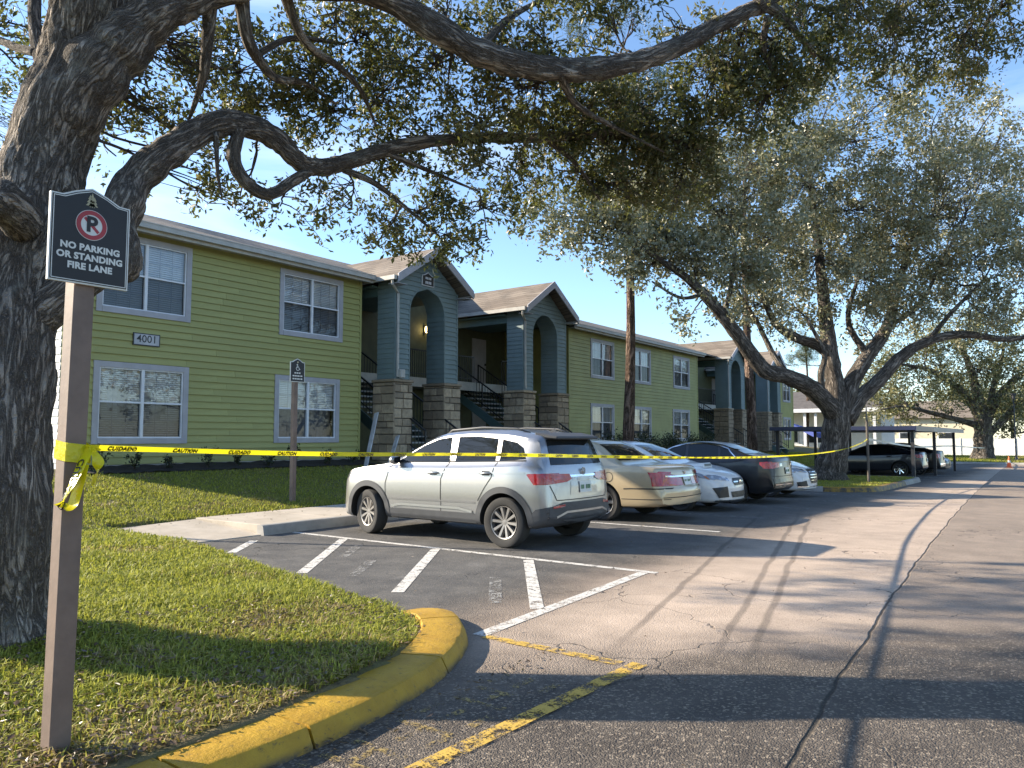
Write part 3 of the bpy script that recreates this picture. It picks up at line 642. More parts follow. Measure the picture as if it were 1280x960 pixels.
for (ya, yb) in ((15.88, 27.87), (42.17, 55.6)):   # the stair court behind each pair of towers
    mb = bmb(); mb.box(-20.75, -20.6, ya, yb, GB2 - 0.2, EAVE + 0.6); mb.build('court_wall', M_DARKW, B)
    for yy in (ya - 0.13, yb): mb = bmb(); mb.box(-20.6, WX - 0.19, yy + 0.005, yy + 0.12, GB2 - 0.2, EAVE + 0.04); mb.build('court_side_wall', M_GREEN, B)
    mb = bmb(); mb.box(-20.598, -19.1, ya + 0.01, yb - 0.01, 3.40, 3.69); mb.build('landing', M_STEP, B)
    mb = bmb(); mb.box(-19.095, -19.06, ya + 0.01, yb - 0.01, 3.36, 3.70); mb.build('landing_edge', M_FASC, B)
    mb = bmb(); mb.box(-20.59, WX + 0.35, ya - 0.1, yb + 0.1, GB2 - 0.5, GB2 + 0.05); mb.build('court_floor', M_CONC, B)
    for (a, b) in ((ya + 0.05, ya + 1.15), (ya + 2.95, ya + 7.9), (ya + 9.75, yb - 0.05)):
        mb = bmb(); mb.beam((-19.12, a, 4.72), (-19.12, b, 4.72), 0.05); mb.beam((-19.12, a, 3.85), (-19.12, b, 3.85), 0.03)
        k = int((b - a) / 0.115)
        for i in range(k + 1): y = a + (b - a) * i / k; mb.beam((-19.12, y, 3.7), (-19.12, y, 4.72), 0.018)
        mb.build('landing_rail', M_IRON, B)
    for yy in (ya + 0.9, yb - 2.4):   # apartment doors at the back of the court
        for z0 in (GB2 + 0.06, 3.70):
            mb = bmb(); mb.box(-20.6, -20.56, yy, yy + 0.95, z0, z0 + 2.1); d = mb.build('door', M_WHITE if False else M_TRIM, B)
            mb = bmb(); mb.box(-20.56, -20.50, yy + 0.84, yy + 0.88, z0 + 0.95, z0 + 1.05); mb.build('handle', M_IRON, d)
# window inside the second court, seen through the arch
mb = bmb(); mb.box(-20.6, -20.55, 32.0 - 4.6, 32.0 - 4.2, 4.5, 5.9)
# lit wall lamp in the first court
lm = bmb(); lm.box(-20.6, -20.50, 22.36, 22.44, 5.62, 5.98); lamp = lm.build('wall_lamp', M_IRON, B)
g = G('lamp_glow'); em = g.n('ShaderNodeEmission'); g.put(em, 0, (1, 0.72, 0.3)); g.put(em, 1, 7.0); M_GLOW = g.done(em.outputs[0])
lm = bmb(); lm.lathe([(0.01, 5.66), (0.075, 5.70), (0.10, 5.80), (0.085, 5.90), (0.01, 5.94)], 12, lambda x, y, h: (-20.40 + x, 22.40 + y, h)); lm.build('lamp_globe', M_GLOW, lamp, smooth=True)
# small dark sign with building numbers on the first gable
sg = bmb(); zc = 6.52; yc_ = 17.86; out = [(-0.28, -0.20), (0.28, -0.20), (0.28, 0.13), (0.16, 0.16), (0, 0.25), (-0.16, 0.16), (-0.28, 0.13)]
sg.prism(out, FX + 0.025, FX + 0.055, lambda u, v, w_: (w_, yc_ + u, zc + v)); sgo = sg.build('gable_sign', M_WHITE, T1)
sg = bmb(); sg.prism([(u * 0.91, v * 0.89) for u, v in out], FX + 0.055, FX + 0.061, lambda u, v, w_: (w_, yc_ + u, zc + v)); sg.build('sign_face', M_IRON, sgo)
sg = bmb()                         # its writing is too small to read in the photograph: two soft lines of marks
for zz, n_, h in ((0.05, 4, 0.075), (-0.09, 4, 0.085)):
    for i in range(n_):
        y = yc_ - 0.13 + i * 0.072; sg.box(FX + 0.061, FX + 0.064, y, y + 0.045, zc + zz - h / 2, zc + zz + h / 2)
sg.build('sign_marks', M_WHITE, sgo)
# electric meter boxes and pipes beside the first column
mb = bmb(); mb.box(FX + 0.11, FX + 0.22, 16.50, 16.70, 3.30, 3.56); mb.build('flood_light', M_FASC, B, bevel=0.02)
# ================================================================== vehicles
def paint(name, c, metal=0.55, rough=0.32, flake=0.06, dust=0.12, coat=0.8):
    g = G(name); n = g.noise(900, 1); d = g.ramp(g.noise(5, 6, 0.7), 0.45, 0.75, 0, dust)
    x, y, z = g.sep(); d = g.math('ADD', d, g.ramp(z, 0.5, 0.15, 0.0, dust * 1.6))
    col = g.mix(g.math('MULTIPLY', n, flake), c, tuple(k * 0.6 for k in c)); col = g.mix(d, col, (0.20, 0.175, 0.14))
    return g.done(g.bsdf(Base_Color=col, Metallic=metal, Roughness=g.math('ADD', rough, g.math('MULTIPLY', d, 0.3)), Coat_Weight=coat, Coat_Roughness=0.06, Normal=g.bump(g.noise(2.5, 2), 0.05, 0.01)))
M_CSILV = paint('silver_car_paint', (0.39, 0.39, 0.395), 0.8, 0.33); M_CTAN = paint('tan_car_paint', (0.52, 0.42, 0.27), 0.4, 0.36); M_CWHITE = paint('white_car_paint', (0.74, 0.73, 0.71), 0.0, 0.35)
M_CBLACK = paint('black_car_paint', (0.010, 0.010, 0.012), 0.0, 0.30, dust=0.015, coat=0.35); M_CNAVY = paint('dark_blue_car_paint', (0.018, 0.022, 0.036), 0.4, 0.3, dust=0.05); M_CGREY = paint('dark_grey_car_paint', (0.03, 0.03, 0.034), 0.4, 0.3, dust=0.05)
M_CLAD = mat('dark_cladding', (0.055, 0.057, 0.062), 0.55, var=0.15, bump=0.1); M_TYRE = mat('tyre_rubber', (0.028, 0.027, 0.026), 0.85, var=0.25, bump=0.4, bs=60, dirt=0.1)
M_RIMD = mat('rim_shadow', (0.02, 0.02, 0.021), 0.6); M_RIM = mat('alloy_rim', (0.30, 0.285, 0.27), 0.4, 0.6, var=0.1); M_CHROME = mat('chrome_trim', (0.75, 0.76, 0.78), 0.12, 1.0, var=0.03)
M_SEAM = mat('panel_gap', (0.02, 0.02, 0.02), 0.8)
g = G('tinted_car_glass'); M_CGLASS = g.done(g.bsdf(Base_Color=(0.013, 0.016, 0.018), Roughness=0.02, Specular_IOR_Level=0.42, Normal=g.bump(g.noise(1.2, 2), 0.06, 0.02)))
g = G('tail_lamp_red'); sx = g.sep(); M_TAIL = g.done(g.bsdf(Base_Color=g.mix(g.ramp(g.noise(14, 2), 0.4, 0.6), (0.30, 0.006, 0.012), (0.42, 0.015, 0.02)), Roughness=0.12, Coat_Weight=1.0, Normal=g.bump(g.math('SINE', g.math('MULTIPLY', sx[2], 300)), 0.2, 0.003)))
g = G('head_lamp_clear'); M_HEAD = g.done(g.bsdf(Base_Color=g.mix(g.ramp(g.vor(9), 0.15, 0.5), (0.80, 0.82, 0.84), (0.30, 0.31, 0.33)), Roughness=0.1, Metallic=0.5, Coat_Weight=1.0))
M_PLATE = mat('plate_white', (0.62, 0.64, 0.62), 0.4, var=0.05); M_PLATEG = mat('plate_green', (0.10, 0.22, 0.12), 0.5); M_GRILLE = mat('black_grille', (0.012, 0.012, 0.013), 0.4, bump=0.8, bs=45); M_AMBER = mat('amber_lens', (0.55, 0.16, 0.03), 0.2)

def pchip(xk, yk):
    xk = np.array(xk, float); yk = np.array(yk, float)
    if xk[0] > xk[-1]: xk, yk = xk[::-1], yk[::-1]
    h = np.diff(xk); dl = np.diff(yk) / h; m = np.zeros(len(xk)); m[0], m[-1] = dl[0], dl[-1]
    for i in range(1, len(xk) - 1):
        if dl[i - 1] * dl[i] > 0:
            w1_, w2_ = 2 * h[i] + h[i - 1], h[i] + 2 * h[i - 1]; m[i] = (w1_ + w2_) / (w1_ / dl[i - 1] + w2_ / dl[i])
    def f(x):
        i = int(np.clip(np.searchsorted(xk, x) - 1, 0, len(h) - 1)); t = np.clip((x - xk[i]) / h[i], 0, 1)
        return (1 + 2 * t) * (1 - t) ** 2 * yk[i] + t * (1 - t) ** 2 * h[i] * m[i] + t * t * (3 - 2 * t) * yk[i + 1] + t * t * (t - 1) * h[i] * m[i + 1]
    return f
class Car:
    def __init__(c, name, label, loc, rz, S, paintm, group='cars parked in the row'):
        c.root = empty(name, loc, rz, label, 'car', group); c.S = S; c.paint = paintm
        zt = pchip(*zip(*S['top'])); zb = pchip(*zip(*S['bot'])); ze = pchip(*zip(*S['belt'])); wf = pchip(*zip(*S['wid']))
        xa, xb = S['top'][0][0], S['top'][-1][0]; n = 96
        u = np.linspace(0, math.pi, n); xs = (xa + xb) / 2 + (xa - xb) / 2 * np.cos(u) * (1 - 0.0) if False else np.interp(np.linspace(0, 1, n), [0, 0.14, 0.86, 1], [xa, xa - 0.22, xb + 0.22, xb])
        tum = math.tan(R(S.get('tumble', 24))); rings = []
        for x in xs:
            b, e, t, wd = zb(x), ze(x), zt(x), wf(x); t = max(t, b + 0.06); e = min(e, t - 0.012); hh = e - b
            cab = t - e; yb_ = wd - 0.035 - min(0.04, cab * 0.3); rr_ = min(0.075, cab * 0.45); yr = yb_ - max(0, cab - rr_) * tum; yr = max(yr, 0.3)
            P = [(0, b), (wd * 0.5, b), (wd - 0.12, b + 0.005), (wd - 0.045, b + 0.03), (wd - 0.022, b + hh * 0.10), (wd - 0.012, b + hh * 0.2), (wd - 0.012, b + hh * 0.33), (wd - 0.002, b + hh * 0.42), (wd, b + hh * 0.55), (wd - 0.003, b + hh * 0.72), (wd - 0.012, b + hh * 0.86), (wd - 0.02, e - hh * 0.05), (yb_ + 0.012, e)]
            for k in range(1, 7):
                f = k / 6; P.append((yb_ + (yr - yb_) * f, e + max(0.004, cab - rr_) * f))
            zr = e + max(0.004, cab - rr_)
            for k in range(1, 5):
                a = math.pi / 2 * k / 4; P.append((yr - rr_ * 1.25 * math.sin(a), zr + (t - 0.02 * (cab > 0.2) - zr) * (1 - math.cos(a)) ** 0.75 if False else zr + (t - (0.022 if cab > 0.2 else 0.012) - zr) * math.sin(a)))
            yl = P[-1][0]; zl = P[-1][1]
            for f in (0.75, 0.5, 0.25, 0.0): P.append((yl * f, zl + (t - zl) * (1 - f * f)))
            rings.append([(x, y, z) for y, z in P] + [(x, -y, z) for y, z in P[-2:0:-1]])
        def shrink(r_, f):
            zc_ = sum(p[2] for p in r_) / len(r_); return [(x, y * f, zc_ + (z - zc_) * f) for x, y, z in r_]
        rings = [shrink(rings[0], f) for f in (0.02, 0.25, 0.5, 0.75, 0.92)] + rings + [shrink(rings[-1], f) for f in (0.92, 0.75, 0.5, 0.25, 0.02)]; n = len(rings)
        k = len(rings[0]); V = [p for r_ in rings for p in r_]
        Fc = [(i * k + j, i * k + (j + 1) % k, (i + 1) * k + (j + 1) % k, (i + 1) * k + j) for i in range(n - 1) for j in range(k)] + [tuple(range(k)), tuple(range(n * k - 1, (n - 1) * k - 1, -1))]
        # plan curvature of nose and tail
        q = S.get('plan', (0.16, 0.12)); V2 = []
        for x, y, z in V:
            s = max(0, min(1, (x - (xa - 0.8)) / 0.8)) ** 1.5; s2 = max(0, min(1, ((xb + 0.8) - x) / 0.8)) ** 1.5; yy = (abs(y) / 0.9) ** 2.4
            V2.append((x - q[0] * s * yy + q[1] * s2 * yy, y, z))
        me = bpy.data.meshes.new('body'); me.from_pydata(V2, [], Fc)
        bm = bmesh.new(); bm.from_mesh(me); bmesh.ops.remove_doubles(bm, verts=bm.verts, dist=0.0004); bmesh.ops.recalc_face_normals(bm, faces=bm.faces); bm.to_mesh(me)
        c.bvh = BVHTree.FromBMesh(bm); bm.free()
        me.materials.append(paintm); me.materials.append(M_SEAM)
        body = link('body', me, None, c.root); c.body = body
        cut = MB(); r = S['r'] + S.get('gap', 0.055)
        for wx in S['wh']:
            for s in (-1, 1):
                N = 36; ya, yb2 = (0.52, 1.3) if s > 0 else (-1.3, -0.52)
                vs_ = [(wx + r * math.cos(2 * math.pi * i / N), y, S['r'] + r * math.sin(2 * math.pi * i / N)) for y in (ya, yb2) for i in range(N)]
                cut.add(vs_, [tuple(range(N - 1, -1, -1)), tuple(range(N, 2 * N))] + [(i, (i + 1) % N, N + (i + 1) % N, N + i) for i in range(N)], 1)
        co = cut.build('cut', [paintm, M_SEAM])
        bm = bmesh.new(); bm.from_mesh(co.data); bmesh.ops.recalc_face_normals(bm, faces=bm.faces); bm.to_mesh(co.data); bm.free()
        co.parent = c.root; md = body.modifiers.new('b', 'BOOLEAN'); md.operation = 'DIFFERENCE'; md.object = co; md.solver = 'EXACT'
        dg = bpy.context.evaluated_depsgraph_get(); dg.update(); nm = bpy.data.meshes.new_from_object(body.evaluated_get(dg))
        body.modifiers.clear(); old = body.data; body.data = nm; nm.name = 'body'; bpy.data.meshes.remove(old); bpy.data.objects.remove(co)
        nm.polygons.foreach_set('use_smooth', [True] * len(nm.polygons)); nm.set_sharp_from_angle(angle=R(38))
    def hit(c, view, u, v, off):
        o, d = {'L': ((u, 3, v), (0, -1, 0)), 'R': ((u, -3, v), (0, 1, 0)), 'F': ((5, u, v), (-1, 0, 0)), 'B': ((-5, u, v), (1, 0, 0)), 'T': ((u, v, 4), (0, 0, -1))}[view]
        o, d = Vector(o), Vector(d); h = c.bvh.ray_cast(o, d)
        if h[0] is None:
            p = {'L': (u, 0.8, v), 'R': (u, -0.8, v), 'F': (2.1, u, v), 'B': (-2.1, u, v), 'T': (u, v, 1.2)}[view]
            h = c.bvh.find_nearest(Vector(p))
        nrm = h[1]
        if nrm.dot(d) > 0: nrm = -nrm
        return h[0] + nrm * off
    def patch(c, name, view, poly, m, parent=None, off=0.006, sub=0.03, smooth=True):
        bm = bmesh.new(); vs_ = [bm.verts.new((u, v, 0)) for u, v in poly]; bm.faces.new(vs_)
        bmesh.ops.triangulate(bm, faces=bm.faces)
        for _ in range(7):
            es = [e for e in bm.edges if e.calc_length() > sub]
            if not es: break
            bmesh.ops.subdivide_edges(bm, edges=es, cuts=1); bmesh.ops.triangulate(bm, faces=[f for f in bm.faces if len(f.verts) > 3])
        for v in bm.verts: v.co = c.hit(view, v.co.x, v.co.y, off)
        me = bpy.data.meshes.new(name); bm.to_mesh(me); bm.free()
        me.polygons.foreach_set('use_smooth', [smooth] * len(me.polygons))
        return link(name, me, m, parent or c.root)
    def both(c, name, poly, m, **kw):
        c.patch(name, 'L', poly, m, **kw); return c.patch(name, 'R', poly, m, **kw)
    def mirrorY(c, name, view, poly, m, **kw):
        c.patch(name, view, poly, m, **kw); return c.patch(name, view, [(u if view == 'T' else -u, -v if view == 'T' else v) for u, v in poly], m, **kw)
    def line(c, name, view, pts, wd, m, off=0.004, parent=None):   # narrow ribbon that follows the body
        P = np.array(pts, float); Q = []
        for a, b in zip(P[:-1], P[1:]):
            k = max(2, int(np.linalg.norm(b - a) / 0.04)); Q += [a + (b - a) * i / k for i in range(k)]
        Q.append(P[-1]); Q = np.array(Q); T = np.gradient(Q, axis=0); T /= np.linalg.norm(T, axis=1)[:, None] + 1e-9; N = np.stack([-T[:, 1], T[:, 0]], 1) * wd / 2
        V = [tuple(c.hit(view, *(q + n_), off)) for q, n_ in zip(Q, N)] + [tuple(c.hit(view, *(q - n_), off)) for q, n_ in zip(Q, N)]; n = len(Q)
        mb = MB(); mb.add(V, [(i, i + 1, n + i + 1, n + i) for i in range(n - 1)]); return mb.build(name, m, parent or c.root, smooth=True)
    def wheels(c, spokes=10, style=0, steer=0.0, rimm=None):
        S = c.S; r = S['r']; rr = r * S.get('rimf', 0.70); tw = 0.11; n = 40
        for wx in S['wh']:
            for s in (1, -1):
                wd = S['track'] ; hub = MB(); ident = lambda x, y, h: (x, h, y)
                prof = [(r * 0.30, 0), (r * 0.30, 0.05)]
                hub.lathe([(0.001, -0.02), (rr * 0.95, -0.02), (rr * 0.95, 0.0), (0.001, 0.0)], n, ident)
                hb = hub.build('wheel', M_RIMD, c.root, smooth=True, sharp=30)
                ty = MB(); ty.lathe([(rr * 0.97, 0.055), (rr * 1.04, 0.085), (r * 0.90, 0.105), (r * 0.965, 0.095), (r, 0.07), (r, -0.07), (r * 0.96, -0.1), (rr, -0.10)], n, ident); t = ty.build('tyre', M_TYRE, hb, smooth=True, sharp=40)
                rm = MB(); rm.lathe([(rr * 0.985, 0.02), (rr * 0.985, 0.088), (rr * 0.93, 0.083), (rr * 0.91, 0.01)], n, ident)
                rm.lathe([(0.001, 0.062), (rr * 0.16, 0.06), (rr * 0.20, 0.03)], 16, ident)
                for i in range(spokes):
                    for dd in ((-0.5, 0.5) if style == 1 else (0,)):
                        a = 2 * math.pi * i / spokes + dd * 0.20; ca, sa = math.cos(a), math.sin(a); w0, w1_ = (0.020, 0.030) if style == 0 else (0.014, 0.018)
                        if style == 2: w0, w1_ = 0.028, 0.042
                        P = lambda rad, ww, h: (rad * ca - ww * sa, h, rad * sa + ww * ca)
                        rm.hexa([P(rr * 0.12, -w0, 0.02), P(rr * 0.96, -w1_, 0.03), P(rr * 0.96, w1_, 0.03), P(rr * 0.12, w0, 0.02)], [P(rr * 0.12, -w0 * 0.6, 0.058), P(rr * 0.96, -w1_ * 0.65, 0.078), P(rr * 0.96, w1_ * 0.65, 0.078), P(rr * 0.12, w0 * 0.6, 0.058)])
                rm.build('rim', rimm or M_RIM, hb, smooth=True, sharp=25)
                hb.location = (wx, s * wd, r); hb.rotation_euler = (0, random.uniform(0, 1), (0 if s > 0 else math.pi) + (steer if wx > 0 else 0))
    def box(c, name, x0, x1, y0, y1, z0, z1, m, bev=0.01, parent=None):
        mb = MB(); mb.box(x0, x1, y0, y1, z0, z1); return mb.build(name, m, parent or c.root, bevel=bev)
    def handle(c, x, z):
        for v, s in (('L', 1), ('R', -1)):
            p = c.hit(v, x, z, 0.0); mb = MB(); mb.tube([(x + 0.10, p.y, z), (x + 0.08, p.y + s * 0.028, z), (x - 0.08, p.y + s * 0.028, z + 0.004), (x - 0.10, p.y, z + 0.003)], [0.012, 0.016, 0.016, 0.012], 8); mb.build('door_handle', c.paint, c.root, smooth=True)
            c.patch('handle_recess', v, [(x - 0.07, z - 0.03), (x + 0.07, z - 0.03), (x + 0.07, z + 0.03), (x - 0.07, z + 0.03)], M_SEAM, off=0.002)
    def mirror(c, x, z, m=None):
        for v, s in (('L', 1), ('R', -1)):
            p = c.hit(v, x, z, 0.0); mb = MB(); y = p.y
            prof = [(0.0, 0.02), (0.03, 0.055), (0.09, 0.075), (0.15, 0.07), (0.20, 0.045), (0.215, 0.01)]
            n = 10; vs_ = []
            for d, h in prof:
                for k in range(n):
                    a = 2 * math.pi * k / n; vs_.append((x + 0.02 + 0.06 * math.cos(a) * (h / 0.075) ** 0.5 - 0.15 * d, y + s * (d - 0.005), z + 0.06 + h * math.sin(a)))
            mb.add(vs_, [(i * n + k, i * n + (k + 1) % n, (i + 1) * n + (k + 1) % n, (i + 1) * n + k) for i in range(len(prof) - 1) for k in range(n)] + [tuple(range(n)), tuple(range((len(prof) - 1) * n, len(prof) * n))])
            o = mb.build('side_mirror', m or c.paint, c.root, smooth=True, sharp=60)
            gm = MB(); gm.add([(x - 0.065, y + s * 0.05, z + 0.01), (x - 0.075, y + s * 0.19, z + 0.02), (x - 0.075, y + s * 0.19, z + 0.10), (x - 0.065, y + s * 0.05, z + 0.115)], [(0, 1, 2, 3)]); gm.build('mirror_glass', M_CGLASS, o)
    def plate(c, view, u, v, w_=0.15, h=0.075):
        o = c.patch('licence_plate', view, [(u - w_, v - h), (u + w_, v - h), (u + w_, v + h), (u - w_, v + h)], M_PLATE, off=0.018, sub=0.4, smooth=False)
        mb = MB(); sgn = -1 if view == 'B' else 1
        for i in range(6):            # the characters cannot be read in the photograph: soft green blocks stand in for them
            if i == 3: continue
            uu = u + (i - 2.5) * 0.042; p = c.hit(view, uu, v, 0.022)
            mb.box(p.x - 0.001, p.x + 0.001, p.y - 0.014, p.y + 0.014, v - 0.028, v + 0.030)
        mb.build('plate_marks', M_PLATEG, o)['kind'] = 'stuff'

# ---------------- silver compact SUV
S = dict(top=[(2.20, 0.62), (2.185, 0.80), (2.12, 0.93), (1.95, 0.995), (1.5, 1.055), (1.02, 1.115), (0.80, 1.20), (0.42, 1.40), (0.10, 1.545), (-0.15, 1.60), (-0.6, 1.628), (-1.1, 1.622), (-1.6, 1.575), (-1.82, 1.535), (-1.88, 1.45), (-1.97, 1.24), (-2.04, 1.08), (-2.075, 0.95), (-2.10, 0.78), (-2.11, 0.60)],
         bot=[(2.20, 0.30), (2.1, 0.24), (1.7, 0.23), (0.9, 0.27), (-0.9, 0.27), (-1.7, 0.27), (-2.05, 0.34), (-2.11, 0.42)],
         belt=[(2.20, 0.58), (2.1, 0.84), (1.9, 0.95), (1.5, 1.00), (1.0, 1.055), (0.5, 1.085), (-0.6, 1.11), (-1.3, 1.14), (-1.7, 1.16), (-1.95, 1.10), (-2.05, 0.98), (-2.11, 0.55)],
         wid=[(2.20, 0.74), (2.1, 0.82), (1.9, 0.875), (1.4, 0.91), (0.8, 0.905), (-0.6, 0.91), (-1.4, 0.92), (-1.8, 0.90), (-2.0, 0.865), (-2.11, 0.80)],
         wh=(1.34, -1.34), r=0.345, track=0.80, tumble=22, plan=(0.26, 0.13), rimf=0.66, gap=0.062)
suv = Car('parked_suv', 'silver compact SUV, nearest of the parked cars, front wheels turned', (-7.56, 9.31, 0.0), math.pi - R(0.8), S, M_CSILV)
c = suv; c.wheels(10, 0, steer=R(-14))
def gpoly(*p): return list(p)
c.both('side_window', [(0.76, 1.135), (0.30, 1.375), (0.02, 1.475), (-0.22, 1.505), (-0.29, 1.14)], M_CGLASS)
c.both('side_window', [(-0.41, 1.145), (-0.37, 1.51), (-0.75, 1.515), (-1.11, 1.485), (-1.15, 1.165)], M_CGLASS)
c.both('side_window', [(-1.23, 1.17), (-1.20, 1.475), (-1.46, 1.43), (-1.585, 1.36), (-1.66, 1.21)], M_CGLASS)
c.both('window_trim', [(0.80, 1.115), (0.80, 1.13), (-1.68, 1.195), (-1.68, 1.18)], M_SEAM, off=0.005)
c.patch('windshield', 'F', [(-0.70, 1.14), (0.70, 1.14), (0.56, 1.50), (-0.56, 1.50)], M_CGLASS, sub=0.09)
c.patch('rear_window', 'B', [(-0.66, 1.13), (0.66, 1.13), (0.585, 1.47), (-0.585, 1.47)], M_CGLASS, sub=0.08)
mb = MB(); mb.hexa([(-1.66, -0.60, 1.50), (-2.0, -0.55, 1.475), (-2.0, 0.55, 1.475), (-1.66, 0.60, 1.50)][::-1], [(-1.66, -0.60, 1.575), (-2.0, -0.55, 1.515), (-2.0, 0.55, 1.515), (-1.66, 0.60, 1.575)][::-1]); mb.build('roof_spoiler', M_CLAD, c.root, bevel=0.015)
for v in 'LR':                      # lower cladding and wheel-arch trim
    for wx in S['wh']:
        c.line('wheel_arch_trim', v, [(wx + 0.445 * math.cos(a), 0.345 + 0.445 * math.sin(a)) for a in np.linspace(-0.12, math.pi + 0.12, 26)], 0.085, M_CLAD, 0.012)
    c.patch('sill_cladding', v, [(0.92, 0.31), (0.90, 0.43), (0.60, 0.44), (-0.85, 0.44), (-0.91, 0.31)], M_CLAD, off=0.008)
    c.line('sill_strip', v, [(0.80, 0.47), (0.60, 0.50), (-0.55, 0.50), (-0.80, 0.46)], 0.035, M_CSILV, 0.016)
    c.line('door_seam', v, [(0.93, 0.44), (0.95, 0.80), (0.86, 1.08)], 0.011, M_SEAM); c.line('door_seam', v, [(-0.20, 0.44), (-0.20, 0.9), (-0.30, 1.12), (-0.32, 1.5)], 0.011, M_SEAM)
    c.line('door_seam', v, [(-0.90, 0.62), (-1.02, 0.80), (-1.14, 0.95), (-1.20, 1.16)], 0.011, M_SEAM)
    c.line('body_crease', v, [(0.9, 0.575), (-0.85, 0.595)], 0.02, M_CSILV, 0.007); c.line('body_crease', v, [(1.75, 0.93), (0.8, 0.985), (-1.7, 1.02)], 0.018, M_CSILV, 0.006)
    c.patch('tail_light', v, [(-1.76, 1.015), (-1.73, 1.005), (-1.84, 0.87), (-1.98, 0.87), (-2.03, 0.98), (-2.02, 1.02)], M_TAIL, off=0.012)
    c.patch('head_light', v, [(2.12, 0.80), (2.14, 0.88), (1.78, 0.945), (1.86, 0.86)], M_HEAD, off=0.008)
    c.patch('rear_bumper_side', v, [(-1.78, 0.30), (-1.76, 0.45), (-1.86, 0.545), (-2.05, 0.585), (-2.06, 0.32)], M_CLAD, off=0.010)
    s = 1 if v == 'L' else -1; mb = MB(); P = [c.hit('T', x, s * y, 0.0) for x, y in ((0.02, 0.50), (-0.10, 0.525), (-0.7, 0.54), (-1.3, 0.53), (-1.52, 0.505))]
    mb.tube([P[0], P[1] + Vector((0, 0, 0.035)), P[2] + Vector((0, 0, 0.04)), P[3] + Vector((0, 0, 0.035)), P[4]], [0.012, 0.016, 0.016, 0.016, 0.012], 8); mb.build('roof_rail', M_CLAD, c.root, smooth=True)
c.mirrorY('tail_light', 'B', [(0.80, 1.015), (0.34, 1.005), (0.30, 0.935), (0.42, 0.90), (0.62, 0.885), (0.80, 0.87)], M_TAIL, off=0.010)
c.line('tail_light_strip', 'B', [(-0.34, 0.975), (0.34, 0.975)], 0.03, M_CHROME, 0.008)
c.patch('rear_bumper', 'B', [(-0.78, 0.40), (-0.78, 0.565), (-0.52, 0.63), (0.52, 0.63), (0.78, 0.565), (0.78, 0.40)], M_CLAD, off=0.012)
c.line('bumper_garnish', 'B', [(-0.66, 0.44), (-0.46, 0.50), (0.46, 0.50), (0.66, 0.44)], 0.028, M_CSILV, 0.022)
c.mirrorY('reflector', 'B', [(0.50, 0.575), (0.72, 0.555), (0.72, 0.585), (0.50, 0.605)], M_TAIL, off=0.018)
c.patch('plate_recess', 'B', [(-0.36, 0.72), (-0.33, 0.90), (0.33, 0.90), (0.36, 0.72)], M_CSILV, off=0.004); c.line('tailgate_seam', 'B', [(-0.74, 0.86), (-0.64, 0.66), (0.64, 0.66), (0.74, 0.86)], 0.012, M_SEAM)
c.plate('B', 0.0, 0.82); c.handle(-0.05, 0.985); c.handle(-1.04, 1.005); c.mirror(0.72, 1.10, M_CSILV)
p = c.hit('B', 0, 1.03, 0.014); mb = MB(); mb.lathe([(0.052, 0), (0.052, 0.008), (0.043, 0.008), (0.043, 0)], 24, lambda x, y, h: (p.x - h, x, 1.035 + y), close=True)
for a, b in (((-0.034, 0.028), (-0.013, -0.032)), ((-0.013, -0.032), (0, 0.0)), ((0, 0.0), (0.013, -0.032)), ((0.013, -0.032), (0.034, 0.028)), ((-0.012, 0.036), (0, 0.008)), ((0, 0.008), (0.012, 0.036))): mb.beam((p.x - 0.005, a[0], 1.035 + a[1]), (p.x - 0.005, b[0], 1.035 + b[1]), 0.008, 0.006, (1, 0, 0))
mb.build('emblem', M_CHROME, c.root)
lt = MB()
for ch, y in zip('TAOS', (0.26, 0.14, -0.14, -0.26)):
    q = c.hit('B', y, 0.935, 0.012); add_text(lt, ch, 0.062, lambda x, z, q=q, y=y: (q.x - 0.002, y - x, 0.93 + z))
lt.build('tailgate_letters', M_CHROME, c.root)
mb = MB(); mb.add([(-1.50, -0.02, 1.585), (-1.62, 0, 1.575), (-1.50, 0.02, 1.585), (-1.60, 0, 1.635)], [(0, 1, 3), (1, 2, 3), (2, 0, 3)]); mb.build('antenna_fin', M_CLAD, c.root)

# ---------------- large tan saloon, tail towards the road
S = dict(top=[(2.68, 0.58), (2.66, 0.72), (2.55, 0.80), (1.9, 0.90), (1.05, 0.97), (0.95, 0.99), (0.25, 1.36), (0.0, 1.44), (-0.5, 1.475), (-0.95, 1.455), (-1.12, 1.40), (-1.68, 1.06), (-1.80, 1.025), (-2.3, 1.005), (-2.50, 0.975), (-2.56, 0.93), (-2.62, 0.75), (-2.66, 0.64), (-2.69, 0.60), (-2.70, 0.55)],
         bot=[(2.68, 0.32), (2.5, 0.22), (0, 0.24), (-1.8, 0.26), (-2.5, 0.29), (-2.70, 0.33)],
         belt=[(2.68, 0.55), (2.5, 0.75), (1.9, 0.86), (1.0, 0.95), (-0.4, 0.985), (-1.6, 0.985), (-2.3, 0.96), (-2.5, 0.93), (-2.6, 0.72), (-2.70, 0.52)],
         wid=[(2.68, 0.80), (2.4, 0.93), (1.5, 0.975), (-1.5, 0.985), (-2.2, 0.965), (-2.5, 0.93), (-2.70, 0.87)], wh=(1.51, -1.40), r=0.335, track=0.845, tumble=27, plan=(0.14, 0.17), rimf=0.66)
tan = Car('parked_saloon', 'tan gold four-door saloon parked nose in beside the silver SUV', (-8.25, 13.2, gz(13.2)), math.pi, S, M_CTAN)
c = tan; c.wheels(7, 2)
